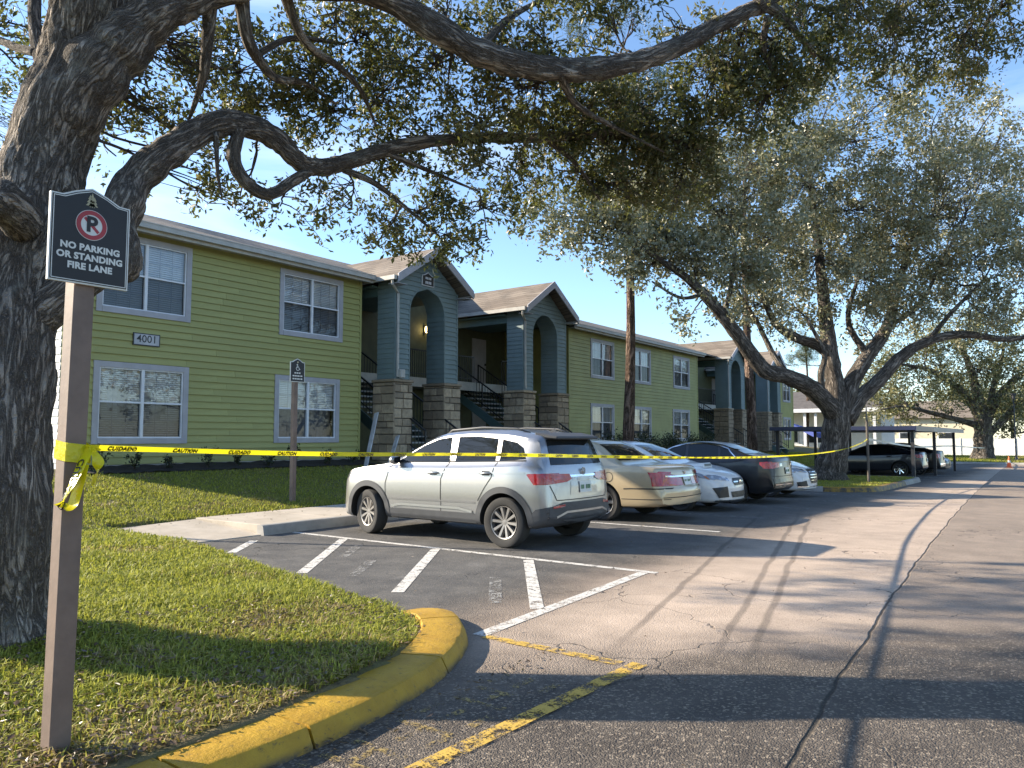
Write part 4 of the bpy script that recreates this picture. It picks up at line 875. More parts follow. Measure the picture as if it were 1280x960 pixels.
c.both('side_window', [(0.72, 1.00), (0.20, 1.30), (-0.12, 1.375), (-0.16, 1.0)], M_CGLASS); c.both('side_window', [(-0.24, 1.0), (-0.20, 1.385), (-0.60, 1.395), (-0.98, 1.34), (-1.10, 1.03)], M_CGLASS)
c.patch('rear_window', 'B', [(-0.66, 1.09), (0.66, 1.09), (0.54, 1.385), (-0.54, 1.385)], M_CGLASS, sub=0.08); c.patch('windshield', 'F', [(-0.7, 1.03), (0.7, 1.03), (0.56, 1.36), (-0.56, 1.36)], M_CGLASS, sub=0.1)
for v in 'LR':
    c.patch('tail_light', v, [(-2.38, 0.66), (-2.36, 0.80), (-2.45, 0.915), (-2.54, 0.90), (-2.58, 0.68)], M_TAIL, off=0.010)
    c.line('bumper_crease', v, [(-1.85, 0.60), (-2.0, 0.61), (-2.62, 0.615)], 0.02, M_SEAM, 0.005); c.line('bumper_crease', v, [(-1.80, 0.42), (-2.62, 0.43)], 0.012, M_SEAM, 0.004)
    c.line('side_moulding', v, [(1.0, 0.55), (-0.95, 0.57)], 0.05, M_CTAN, 0.012)
    c.line('door_seam', v, [(0.86, 0.32), (0.90, 0.92)], 0.012, M_SEAM); c.line('door_seam', v, [(-0.20, 0.32), (-0.20, 0.98)], 0.012, M_SEAM); c.line('door_seam', v, [(-1.0, 0.70), (-1.18, 0.98)], 0.012, M_SEAM)
c.line('fuel_door', 'L', [(-1.55 + 0.085 * math.cos(a), 0.80 + 0.085 * math.sin(a)) for a in np.linspace(0, 2 * math.pi, 20)], 0.010, M_SEAM)
c.mirrorY('tail_light', 'B', [(0.93, 0.90), (0.62, 0.88), (0.50, 0.80), (0.20, 0.79), (0.20, 0.655), (0.93, 0.655)], M_TAIL, off=0.010)
c.line('trunk_chrome', 'B', [(-0.70, 0.825), (-0.45, 0.815), (0.45, 0.815), (0.70, 0.825)], 0.028, M_CHROME, 0.016)
c.line('bumper_crease', 'B', [(-0.85, 0.46), (0.85, 0.46)], 0.012, M_SEAM, 0.018)
c.plate('B', 0.0, 0.725); c.handle(-0.05, 0.86); c.handle(-1.0, 0.87); c.mirror(0.70, 0.99)
mb = MB(); p = c.hit('B', 0, 0.88, 0.01); mb.lathe([(0.035, 0), (0.035, 0.006), (0.001, 0.006)], 16, lambda x, y, h: (p.x - h, x, 0.885 + y)); mb.build('emblem', M_CHROME, c.root)

# ---------------- white sports saloon, backed in
def sedan(name, label, loc, rz, pm, L_=2.3, hood=0.93, roof=1.46, tail=1.08, wd=0.90, sporty=True, group='cars parked in the row'):
    a = L_; S = dict(top=[(a, 0.50), (a - 0.02, 0.62), (a - 0.10, 0.72), (a - 0.35, 0.82), (a - 0.8, hood - 0.03), (1.05, hood + 0.03), (0.93, hood + 0.07), (0.25, roof - 0.12), (-0.05, roof - 0.03), (-0.5, roof), (-0.95, roof - 0.04), (-1.25, roof - 0.14), (-1.80, tail + 0.03), (-a + 0.35, tail), (-a + 0.10, tail - 0.03), (-a + 0.05, tail - 0.16), (-a + 0.02, 0.66), (-a, 0.52)],
             bot=[(a, 0.24), (a - 0.2, 0.19), (0, 0.22), (-a + 0.5, 0.24), (-a + 0.1, 0.32), (-a, 0.38)],
             belt=[(a, 0.46), (a - 0.2, 0.66), (a - 0.6, 0.81), (1.1, hood - 0.02), (0, hood + 0.0), (-1.3, hood + 0.05), (-a + 0.5, tail - 0.05), (-a + 0.15, tail - 0.10), (-a + 0.04, 0.7), (-a, 0.48)],
             wid=[(a, 0.70), (a - 0.15, 0.80), (a - 0.5, wd - 0.02), (0.9, wd), (-1.3, wd), (-a + 0.4, wd - 0.03), (-a, wd - 0.14)], wh=(1.33 + (a - 2.3) * 0.7, -1.32 - (a - 2.3) * 0.7), r=0.325, track=wd - 0.115, tumble=27, plan=(0.34, 0.16), rimf=0.72)
    c = Car(name, label, loc, rz, S, pm, group); b = hood + 0.02
    c.both('side_window', [(0.72, b + 0.02), (0.18, roof - 0.17), (-0.15, roof - 0.085), (-0.19, b + 0.035)], M_CGLASS); c.both('side_window', [(-0.26, b + 0.04), (-0.22, roof - 0.08), (-0.65, roof - 0.075), (-0.98, roof - 0.12), (-1.04, b + 0.07)], M_CGLASS); c.both('side_window', [(-1.09, b + 0.08), (-1.05, roof - 0.14), (-1.20, roof - 0.19), (-1.42, b + 0.11)], M_CGLASS)
    c.patch('windshield', 'F', [(-0.66, hood + 0.10), (0.66, hood + 0.10), (0.52, roof - 0.09), (-0.52, roof - 0.09)], M_CGLASS, sub=0.09); c.patch('rear_window', 'B', [(-0.62, tail + 0.06), (0.62, tail + 0.06), (0.50, roof - 0.11), (-0.50, roof - 0.11)], M_CGLASS, sub=0.09)
    for v in 'LR':
        c.line('door_seam', v, [(0.86, 0.32), (0.90, b - 0.05)], 0.012, M_SEAM); c.line('door_seam', v, [(-0.22, 0.32), (-0.22, b)], 0.012, M_SEAM); c.line('door_seam', v, [(-0.98, 0.66), (-1.10, b)], 0.012, M_SEAM)
    c.handle(-0.08, b - 0.09); c.handle(-0.95, b - 0.07); c.mirror(0.70, b + 0.0)
    return c
c = sedan('parked_saloon', 'white saloon with a bonnet scoop, backed in behind the tan saloon', (-7.88, 15.9, gz(15.9)), 0.0, M_CWHITE, 2.3, 0.95, 1.46, 1.10)
c.wheels(5, 1, rimm=M_RIMD)
for v in 'LR': c.patch('head_light', v, [(2.02, 0.66), (2.08, 0.70), (1.72, 0.80), (1.56, 0.80), (1.66, 0.73)], M_HEAD, off=0.008)
c.mirrorY('head_light', 'F', [(0.42, 0.635), (0.74, 0.68), (0.80, 0.77), (0.66, 0.76), (0.42, 0.70)], M_HEAD, off=0.009)
c.patch('grille', 'F', [(-0.26, 0.54), (0.26, 0.54), (0.31, 0.62), (0.27, 0.685), (-0.27, 0.685), (-0.31, 0.62)], M_GRILLE, off=0.010); c.line('grille_bar', 'F', [(-0.29, 0.615), (0.29, 0.615)], 0.022, M_CHROME, 0.016)
c.mirrorY('fog_light_recess', 'F', [(0.46, 0.31), (0.70, 0.30), (0.78, 0.50), (0.50, 0.53)], M_GRILLE, off=0.010); c.patch('lower_intake', 'F', [(-0.36, 0.30), (0.36, 0.30), (0.40, 0.42), (-0.40, 0.42)], M_GRILLE, off=0.010)
mb = MB(); zs = c.hit('T', 1.45, 0, 0).z; mb.hexa([(1.15, -0.24, zs), (1.62, -0.26, zs - 0.03), (1.62, 0.26, zs - 0.03), (1.15, 0.24, zs)][::-1], [(1.15, -0.20, zs + 0.035), (1.58, -0.23, zs + 0.065), (1.58, 0.23, zs + 0.065), (1.15, 0.20, zs + 0.035)][::-1]); sc_ = mb.build('bonnet_scoop', M_CWHITE, c.root, bevel=0.02)
mb = MB(); mb.add([(1.612, -0.21, zs - 0.015), (1.612, 0.21, zs - 0.015), (1.598, 0.19, zs + 0.045), (1.598, -0.19, zs + 0.045)], [(0, 1, 2, 3)]); mb.build('scoop_mouth', M_GRILLE, sc_)
mb = MB(); p = c.hit('F', 0, 0.615, 0.022); mb.lathe([(0.05, 0), (0.05, 0.008), (0.001, 0.012)], 20, lambda x, y, h: (p.x + h, x * 1.3, 0.615 + y * 0.75)); mb.build('emblem', M_CHROME, c.root)
c.mirrorY('side_marker', 'F', [(0.77, 0.66), (0.80, 0.68), (0.82, 0.74), (0.79, 0.73)], M_AMBER, off=0.014)
c.patch('front_splitter', 'F', [(-0.74, 0.225), (0.74, 0.225), (0.74, 0.255), (-0.74, 0.255)], M_CLAD, off=0.02)

# ---------------- black saloon, tail towards the road
c = sedan('parked_saloon', 'black saloon with red tail lights and chrome window line, parked nose in', (-7.80, 18.6, gz(18.6)), math.pi, M_CBLACK, 2.45, 0.95, 1.47, 1.12, 0.925)
c.wheels(9, 0)
for v in 'LR':
    c.patch('tail_light', v, [(-2.05, 0.93), (-2.05, 0.99), (-2.28, 1.0), (-2.33, 0.84), (-2.15, 0.84)], M_TAIL, off=0.009)
    c.line('chrome_window_line', v, [(0.76, 0.985), (0.20, 1.315), (-0.15, 1.405), (-0.65, 1.415), (-1.02, 1.36), (-1.24, 1.29), (-1.48, 1.075)], 0.022, M_CHROME, 0.010)
c.mirrorY('tail_light', 'B', [(0.86, 0.99), (0.46, 0.975), (0.44, 0.87), (0.86, 0.84)], M_TAIL, off=0.010); c.mirrorY('reversing_lamp', 'B', [(0.46, 0.96), (0.32, 0.955), (0.32, 0.89), (0.46, 0.885)], M_HEAD, off=0.013)
c.patch('rear_bumper', 'B', [(-0.74, 0.40), (-0.76, 0.60), (0.76, 0.60), (0.74, 0.40)], M_CBLACK, off=0.012); c.line('bumper_chrome', 'B', [(-0.72, 0.47), (0.72, 0.47)], 0.02, M_CHROME, 0.018); c.line('bumper_crease', 'B', [(-0.78, 0.66), (0.78, 0.66)], 0.012, M_SEAM, 0.008); c.plate('B', 0, 0.78)
# ---------------- second white car, backed in
c = sedan('parked_saloon', 'white saloon with a large dark grille, nose showing beyond the black saloon', (-7.78, 21.3, gz(21.3)), 0.0, M_CWHITE, 2.35, 0.97, 1.44, 1.10)
c.wheels(5, 1)
for v in 'LR': c.patch('head_light', v, [(2.02, 0.66), (2.12, 0.70), (1.80, 0.82), (1.66, 0.80)], M_HEAD, off=0.008)
c.mirrorY('head_light', 'F', [(0.44, 0.66), (0.76, 0.69), (0.80, 0.79), (0.46, 0.75)], M_HEAD, off=0.009)
c.patch('grille', 'F', [(-0.30, 0.38), (0.30, 0.38), (0.40, 0.56), (0.34, 0.74), (-0.34, 0.74), (-0.40, 0.56)], M_GRILLE, off=0.010)
for z in (0.46, 0.53, 0.60, 0.67): c.line('grille_bar', 'F', [(-0.34, z), (0.34, z)], 0.014, M_CHROME, 0.016)
c.mirrorY('fog_light_recess', 'F', [(0.46, 0.32), (0.74, 0.31), (0.76, 0.42), (0.52, 0.46)], M_GRILLE, off=0.010); c.line('lower_chrome', 'F', [(-0.74, 0.30), (0.74, 0.30)], 0.02, M_CHROME, 0.016)
# ---------------- three dark cars under the carport
GR2 = 'dark cars under the carport'
c = sedan('parked_saloon', 'dark blue saloon with silver wheels, first car behind the big oak', (-7.42, 38.9, gz(38.9)), math.pi, M_CNAVY, 2.4, 0.95, 1.45, 1.12, group=GR2); c.wheels(8, 0, rimm=M_CHROME)
c.mirrorY('tail_light', 'B', [(0.84, 0.98), (0.50, 0.96), (0.50, 0.86), (0.84, 0.84)], M_TAIL, off=0.010); c.both('tail_light', [(-2.0, 0.92), (-2.0, 0.98), (-2.24, 0.99), (-2.28, 0.84)], M_TAIL); c.plate('B', 0, 0.74)
c = sedan('parked_saloon', 'black car with a bright rear bumper bar under the carport', (-7.05, 41.6, gz(41.6)), math.pi, M_CBLACK, 2.4, 1.0, 1.52, 1.16, group=GR2); c.wheels(8, 0)
c.mirrorY('tail_light', 'B', [(0.82, 1.0), (0.62, 1.0), (0.62, 0.80), (0.82, 0.80)], M_TAIL, off=0.010); c.patch('rear_bumper', 'B', [(-0.74, 0.42), (-0.74, 0.56), (0.74, 0.56), (0.74, 0.42)], M_CHROME, off=0.02); c.plate('B', 0, 0.78)
c = sedan('parked_saloon', 'dark grey car facing out with a pale headlight, farthest under the carport', (-7.0, 44.3, gz(44.3)), 0.0, M_CGREY, 2.3, 0.95, 1.45, 1.1, group=GR2); c.wheels(8, 0)
c.mirrorY('head_light', 'F', [(0.42, 0.62), (0.76, 0.66), (0.82, 0.79), (0.44, 0.73)], M_HEAD, off=0.009); c.patch('grille', 'F', [(-0.34, 0.36), (0.34, 0.36), (0.30, 0.66), (-0.30, 0.66)], M_GRILLE, off=0.01)
# ================================================================== signs, tape, small things
M_POST = mat('brown_post_paint', (0.175, 0.122, 0.095), 0.65, var=0.15, vs=6, bump=0.3, bs=30, dirt=0.15)
M_SIGND = mat('charcoal_sign_face', (0.014, 0.014, 0.017), 0.55, var=0.15); M_SIGNW = mat('off_white_sign_paint', (0.66, 0.66, 0.62), 0.5, var=0.05); M_SIGNR = mat('sign_red', (0.36, 0.03, 0.04), 0.5); M_SIGNG = mat('sign_gold', (0.40, 0.36, 0.22), 0.5)
def sign_outline(w_, h, pk, ins=0.0):
    a = w_ / 2 - ins; return [(-a, -h + ins), (a, -h + ins), (a, -ins), (a * 0.72, -ins * 0.9 + pk * 0.02), (a * 0.40, pk * 0.52 - ins), (0, pk - ins * 1.2), (-a * 0.40, pk * 0.52 - ins), (-a * 0.72, -ins * 0.9 + pk * 0.02), (-a, -ins)]
# --- no parking sign
SG = empty('no_parking_sign', (-3.645, 1.61, 0.12), 0, 'dark NO PARKING OR STANDING FIRE LANE sign on a brown post by the kerb', 'sign')
mb = MB(); mb.hexa([(-0.045, -0.045, -0.1), (0.045, -0.045, -0.1), (0.045, 0.045, -0.1), (-0.045, 0.045, -0.1)], [(-0.045, -0.018, 2.10), (0.045, -0.018, 2.10), (0.045, 0.072, 2.10), (-0.045, 0.072, 2.10)]); mb.build('post', M_POST, SG, bevel=0.004)
X0 = 0.05; yc, zt_ = 0.035, 2.470
mb = MB(); mb.prism(sign_outline(0.352, 0.395, 0.055), X0, X0 + 0.016, lambda u, v, w_: (w_, yc + u, zt_ + v)); brd = mb.build('board', M_SIGNW, SG)
mb = MB(); mb.prism(sign_outline(0.352, 0.395, 0.055, 0.007), X0 + 0.016, X0 + 0.0185, lambda u, v, w_: (w_, yc + u, zt_ + v)); mb.build('border', M_SIGND, brd)
mb = MB(); o1, o2 = sign_outline(0.352, 0.395, 0.055, 0.011), sign_outline(0.352, 0.395, 0.055, 0.0145)
mb.add([(X0 + 0.0195, yc + u, zt_ + v) for u, v in o1 + o2], [(i, (i + 1) % 9, 9 + (i + 1) % 9, 9 + i) for i in range(9)]); mb.build('border_line', M_SIGNW, brd)
P_ = lambda x: (lambda u, v: (X0 + x, yc + u, zt_ + v))
def disc(mb, f, cx, cy, r0, r1, n=40, a0=0, a1=2 * math.pi):
    vs_ = [f(cx + r * math.cos(a0 + (a1 - a0) * i / n), cy + r * math.sin(a0 + (a1 - a0) * i / n)) for r in (r0, r1) for i in range(n + 1)]
    mb.add(vs_, [(i, i + 1, n + 2 + i, n + 1 + i) for i in range(n)])
cy = -0.118
mb = MB(); disc(mb, P_(0.0200), 0, cy, 0.001, 0.070); mb.build('white_disc', M_SIGNW, brd)
mb = MB(); disc(mb, P_(0.0212), 0, cy, 0.0475, 0.0675); q = 0.0052
mb.add([P_(0.0208)(*p) for p in ((-0.036, cy + 0.026), (-0.026, cy + 0.036), (0.036, cy - 0.026), (0.026, cy - 0.036))], [(0, 1, 2, 3)]); mb.build('red_ring', M_SIGNR, brd)
mb = MB(); add_text(mb, 'P', 0.098, lambda u, v: P_(0.0222)(u, v + cy), 0.0035); mb.build('letter_p', M_SIGND, brd)
mb = MB()
for s, z in (('NO PARKING', -0.222), ('OR STANDING', -0.266), ('FIRE LANE', -0.310)): add_text(mb, s, 0.0405, lambda u, v, z=z: P_(0.0205)(u * 1.04, v + z - 0.006), 0.0019, 1.04)
mb.build('lettering', M_SIGNW, brd)
mb = MB()
for u0, h, w_ in ((-0.010, 0.050, 0.020), (0.008, 0.043, 0.018), (-0.001, 0.060, 0.016)):
    for k in range(3): z = -0.030 + k * h * 0.30; mb.add([P_(0.0204 + 0.0003 * k)(u0 - w_ * (1 - k * 0.25), z), P_(0.0204 + 0.0003 * k)(u0 + w_ * (1 - k * 0.25), z), P_(0.0204 + 0.0003 * k)(u0, z + h * 0.45)], [(0, 1, 2)])
    mb.add([P_(0.0204)(u0 - 0.0015, -0.036), P_(0.0204)(u0 + 0.0015, -0.036), P_(0.0204)(u0 + 0.0015, -0.029), P_(0.0204)(u0 - 0.0015, -0.029)], [(0, 1, 2, 3)])
mb.build('pine_emblem', M_SIGNG, brd)
# --- accessible parking sign
HB = 0.235
SA = empty('accessible_parking_sign', (-12.64, 9.905, HB), 0, 'small dark wheelchair parking sign on a tall brown post by the lawn', 'sign')
mb = MB(); mb.box(-0.05, 0.05, -0.045, 0.045, -0.1, 2.44); mb.build('post', M_POST, SA, bevel=0.004)
zt_, yc, X0 = 2.80, 0.01, 0.055
mb = MB(); mb.prism(sign_outline(0.36, 0.41, 0.07), X0, X0 + 0.016, lambda u, v, w_: (w_, yc + u, zt_ + v)); brd = mb.build('board', M_SIGNW, SA)
mb = MB(); mb.prism(sign_outline(0.36, 0.41, 0.07, 0.014), X0 + 0.016, X0 + 0.019, lambda u, v, w_: (w_, yc + u, zt_ + v)); mb.build('face', M_SIGND, brd)
mb = MB(); f = P_(0.0205); disc(mb, f, -0.012, -0.055, 0.001, 0.016, 16)
for a, b in (((-0.012, -0.068), (-0.008, -0.115)), ((-0.008, -0.115), (0.030, -0.118)), ((0.030, -0.118), (0.048, -0.155)), ((-0.010, -0.088), (0.022, -0.088)), ((0.048, -0.155), (0.062, -0.150))):
    mb.beam(f(*a), f(*b), 0.012, 0.002, (1, 0, 0))
disc(mb, f, 0.0, -0.135, 0.032, 0.044, 26, R(110), R(380)); mb.build('wheelchair_symbol', M_SIGNW, brd)
mb = MB(); disc(mb, f, 0, -0.006, 0.001, 0.018, 14); mb.build('emblem', M_SIGNG, brd)
mb = MB()                          # three lines of small print that cannot be read in the photograph
rr = random.Random(5)
for z, wd in ((-0.225, 0.16), (-0.285, 0.25), (-0.345, 0.25)):
    y = -wd / 2
    while y < wd / 2: k = rr.uniform(0.02, 0.05); mb.add([f(y, z - 0.014), f(y + k, z - 0.014), f(y + k, z + 0.014), f(y, z + 0.014)], [(0, 1, 2, 3)]); y += k + 0.012
mb.build('small_print', M_SIGNW, brd)['kind'] = 'stuff'

# --- caution tape
def tape_mat():
    g = G('yellow_tape'); tr = g.n('ShaderNodeBsdfTranslucent'); g.put(tr, 0, (0.75, 0.68, 0.02))
    pb = g.bsdf(Base_Color=(0.78, 0.70, 0.02), Roughness=0.25, Normal=g.bump(g.noise(22, 3), 0.35, 0.01)); ms = g.n('ShaderNodeMixShader'); g.put(ms, 0, 0.35); g.t.links.new(pb, ms.inputs[1]); g.t.links.new(tr.outputs[0], ms.inputs[2]); return g.done(ms.outputs[0])
M_TAPE = tape_mat(); M_TAPEB = mat('tape_print', (0.02, 0.018, 0.012), 0.4); M_TAPEW = mat('pale_tape', (0.70, 0.69, 0.60), 0.4)
class Ribbon:
    def __init__(r, pts, width, n=12, tw=None):
        r.P = spline(pts, n); d = np.r_[0, np.cumsum(np.linalg.norm(np.diff(r.P, axis=0), axis=1))]; r.s = d; r.L = d[-1]; r.w = width; r.tw = tw or (lambda s: 0.0)
    def frame(r, s):
        p = Vector([np.interp(s, r.s, r.P[:, k]) for k in range(3)]); e = 0.03
        a = Vector([np.interp(min(s + e, r.L), r.s, r.P[:, k]) for k in range(3)]); b = Vector([np.interp(max(s - e, 0), r.s, r.P[:, k]) for k in range(3)])
        T = (a - b).normalized(); U = Vector((0, 0, 1)); U = (U - T * U.dot(T)); U = U.normalized() if U.length > 0.1 else Vector((0, 1, 0))
        N = T.cross(U); th = r.tw(s); W = U * math.cos(th) + N * math.sin(th); return p, W, T.cross(W)
    def mesh(r, name, m, parent, step=0.04):
        k = max(8, int(r.L / step)); V = []
        for i in range(k + 1):
            p, W, N = r.frame(r.L * i / k); V += [p - W * r.w / 2, p + N * 0.004 * math.sin(i * 0.7), p + W * r.w / 2]
        mb = MB(); mb.add(V, [f for i in range(k) for f in ((i * 3, i * 3 + 3, i * 3 + 4, i * 3 + 1), (i * 3 + 1, i * 3 + 4, i * 3 + 5, i * 3 + 2))]); return mb.build(name, m, parent, smooth=True)
    def text(r, name, words, s0, gap, size, m, parent, side=1, send=None):
        mb = MB(); s = s0; i = 0
        while s < (send or r.L) - 0.4:
            vs_, fs = text_mesh(words[i % len(words)], size, 0.0012, 'LEFT', 1.05); wd = max(v[0] for v in vs_); out = []
            for x, y, _ in vs_: p, W, N = r.frame(min(s + x, r.L)); out.append(p + W * y + N * (0.006 * side))
            mb.add(out, fs); out2 = []
            for x, y, _ in vs_: p, W, N = r.frame(min(s + x, r.L)); out2.append(p + W * y - N * (0.006 * side))
            mb.add(out2, fs); s += wd + gap; i += 1
        return tag(mb.build(name, m, parent), kind='stuff')
TP = empty('caution_tape', (0, 0, 0), 0, 'long yellow caution tape strung across the parking spaces, tied to the near post', 'tape')
hz = [(1.66, 1.455), (3.1, 1.40), (5.0, 1.36), (8.0, 1.275), (11.5, 1.19), (14.0, 1.15), (18.5, 1.12), (23.0, 1.17), (26.5, 1.32), (28.05, 1.45)]
rb = Ribbon([(-3.585 - (y - 1.66) / 26.4 * 1.83, y, z) for y, z in hz], 0.032, 14, lambda s: 0.40 + 0.35 * math.sin(s * 0.9) + 0.2 * math.sin(s * 2.3 + 1))
band = rb.mesh('tape_band', M_TAPE, TP); rb.text('tape_lettering', ['CUIDADO', 'CAUTION'], 0.10, 0.19, 0.030, M_TAPEB, band, 1, 13.0)
mb = MB(); b_ = 0.052; za, zb = 1.412, 1.466
ring = [(-3.645 + sx_ * b_, 1.633 + sy_ * b_) for sx_, sy_ in ((1, 1), (1, -1), (-1, -1), (-1, 1))]
for dz, k in ((0.0, 1.0), (-0.03, 1.06)): mb.add([(-3.645 + (x + 3.645) * k, 1.633 + (y - 1.633) * k, z + dz + 0.012 * i) for i, (x, y) in enumerate(ring) for z in (za, zb)], [(2 * i, 2 * ((i + 1) % 4), 2 * ((i + 1) % 4) + 1, 2 * i + 1) for i in range(4)])
mb.build('tape_wrap', M_TAPE, TP)
lp = Ribbon([(-3.575, 1.672, 1.455), (-3.56, 1.635, 1.38), (-3.545, 1.585, 1.28), (-3.545, 1.553, 1.215), (-3.55, 1.560, 1.188), (-3.553, 1.60, 1.205), (-3.556, 1.625, 1.29), (-3.56, 1.65, 1.38)], 0.062, 8, lambda s: math.pi / 2 + 0.25 * math.sin(s * 6)); l_ = lp.mesh('tape_loop', M_TAPE, TP, 0.012)
lp.text('tape_lettering', ['CUIDADO'], 0.06, 0.2, 0.05, M_TAPEB, l_, 1, 0.55)
t2 = Ribbon([(-3.57, 1.675, 1.46), (-3.55, 1.70, 1.40), (-3.54, 1.695, 1.34), (-3.545, 1.675, 1.285)], 0.05, 8, lambda s: math.pi / 2 + 0.7 * math.sin(s * 14)); l_ = t2.mesh('tape_tail', M_TAPE, TP, 0.012); t2.text('tape_lettering', ['CAUT'], 0.02, 0.2, 0.04, M_TAPEB, l_, 1, 0.42)
TQ = empty('caution_tape', (0, 0, 0), 0, 'pale far stretch of caution tape from the thin pole past the carport', 'tape')
Ribbon([(-5.42, 28.15, 1.45), (-5.05, 36, 1.12), (-4.98, 46.9, 1.05), (-5.2, 60, 0.85), (-5.5, 76, 0.62)], 0.07, 14, lambda s: 0.3 * math.sin(s)).mesh('tape_band', M_TAPEW, TQ, 0.25)
# thin pole on the oak's island that the tape is tied to
PL = empty('sign_pole', (-5.42, 28.1, 0.0), 0, 'thin dark pole standing on the big oak island', 'pole')
mb = MB(); mb.tube([(0, 0, -0.1), (0, 0, 2.1)], 0.045, 10); mb.build('pole', mat('weathered_pole', (0.10, 0.085, 0.07), 0.7), PL, smooth=True, sharp=50); mb = MB(); mb.box(-0.02, 0.0, -0.055, 0.055, 2.05, 2.55); mb.build('sign_plate', M_SIGND, PL)

# --- loose boards leaning by the first column
M_PLANK = mat('weathered_white_plank', (0.40, 0.40, 0.40), 0.7, var=0.2, dirt=0.3)
for i, (a, b, lab) in enumerate((((-15.25, 14.30, 0.58), (-15.75, 15.20, 2.20), 'longer pale plank leaning beside the stone column'), ((-15.25, 15.15, 0.58), (-15.75, 16.05, 1.55), 'shorter pale plank leaning beside the stone column'))):
    mb = MB(a); mb.beam(a, b, 0.035, 0.14, (1, 0, 0.2)); o = mb.build('plank', M_PLANK); o.location = a; tag(o, lab, 'plank', 'leaning planks')

# --- carport
CP = empty('carport', (-7.6, 36.0, gz(40)), 0, 'flat-roofed dark blue carport on slim posts over the far cars', 'carport'); CO = Vector((-7.6, 36.0, gz(40)))
M_BLUE = mat('navy_metal', (0.022, 0.03, 0.075), 0.4, var=0.1); M_CPG = mat('grey_metal_fascia', (0.30, 0.28, 0.25), 0.5); M_PSTD = mat('dark_post', (0.03, 0.03, 0.035), 0.5)
mb = MB(CO); mb.box(-10.4, -4.72, 33.5, 51.0, 1.80, 1.96); mb.build('roof', M_BLUE, CP); mb = MB(CO); mb.box(-4.715, -4.68, 38.5, 51.0, 1.76, 1.97); mb.build('fascia', M_CPG, CP); mb = MB(CO); mb.box(-4.715, -4.68, 33.5, 38.49, 1.76, 1.97); mb.build('fascia', M_BLUE, CP)
for x, y in ((-4.9, 34), (-4.9, 40.25), (-4.9, 48), (-10.2, 34), (-10.2, 40.25), (-10.2, 48), (-7.5, 50.8)): mb = MB(CO); mb.box(x - 0.06, x + 0.06, y - 0.06, y + 0.06, gz(y) - 0.1, 1.80); mb.build('post', M_PSTD, CP)

# --- far end: kerb, fence, cone, lamp, houses
fl = grid('far_lawn', -40, 20, 66.0, 120, 1.0, lambda X, Y: GZ(Y) + 0.10 * np.clip((Y - 66) / 0.5, 0, 1) + 0.0 * X, far_ground())
kf = tag(empty('far_kerb'), kind='structure'); sweep_kerb('kerb_section', [(x, 66.0) for x in np.linspace(-12, 12, 30)], M_KERBG, kf, width=0.3, h=0.14, cuts=(6, 12, 18, 24))
FN = empty('panel_fence', (-14, 92, gz(92)), 0, 'low white panel fence running behind the far lawn', 'fence'); FO = Vector((-14, 92, gz(92)))
M_FENCE = mat('white_fence_vinyl', (0.72, 0.72, 0.70), 0.5, var=0.06)
for i in range(22):
    x = -40 + i * 2.4; mb = MB(FO); mb.box(x + 0.06, x + 2.34, 92.0, 92.05, gz(92), gz(92) + 1.85); mb.build('fence_panel', M_FENCE, FN); mb = MB(FO); mb.box(x - 0.06, x + 0.06, 91.95, 92.08, gz(92), gz(92) + 1.98); mb.build('fence_post', M_FENCE, FN)
CN = empty('traffic_cone', (-2.9, 58.0, gz(58) + 0.004), 0, 'orange traffic cone at the far end of the road', 'traffic cone'); M_ORG = mat('orange_plastic', (0.75, 0.13, 0.03), 0.45)
mb = MB(); mb.box(-0.19, 0.19, -0.19, 0.19, 0, 0.03); mb.build('base', M_ORG, CN, bevel=0.008); mb = MB(); mb.lathe([(0.14, 0.03), (0.03, 0.71), (0.001, 0.715)], 20, lambda x, y, h: (x, y, h)); co_ = mb.build('cone', M_ORG, CN, smooth=True, sharp=40)
mb = MB(); mb.lathe([(0.096, 0.32), (0.074, 0.455)], 20, lambda x, y, h: (x, y, h)); mb.build('reflective_band', M_SIGNW, co_, smooth=True)
def lamp_post(loc, h, label, r=0.06):
    L_ = empty('street_lamp', loc, 0, label, 'street lamp', 'lamp posts of the lot'); mb = MB(); mb.lathe([(r * 1.9, -0.1), (r * 1.9, 0.25), (r, 0.32), (r * 0.75, h)], 14, lambda x, y, z: (x, y, z)); mb.build('pole', M_PSTD, L_, smooth=True, sharp=40)
    mb = MB(); mb.lathe([(0.001, h + 0.5), (0.20, h + 0.42), (0.22, h + 0.36), (0.14, h + 0.34), (0.12, h), (0.001, h)], 14, lambda x, y, z: (x, y, z)); mb.build('lantern', M_PSTD, L_, smooth=True, sharp=40)
lamp_post((-3.2, 74, gz(74) + 0.08), 5.0, 'dark lamp post beside the far oak tree')
lamp_post((-17.6, 3.0, 0.85), 7.7, 'tall thin lamp post outside the near end of the building', 0.05)
M_CREAM = mat('cream_stucco', (0.62, 0.55, 0.40), 0.8, var=0.06); M_WALLW = mat('white_stucco', (0.74, 0.74, 0.73), 0.7, var=0.05); M_DGL = mat('dark_window', (0.03, 0.035, 0.04), 0.1); M_ROOFD = mat('dark_roof', (0.10, 0.09, 0.085), 0.9, var=0.2, bump=0.4)
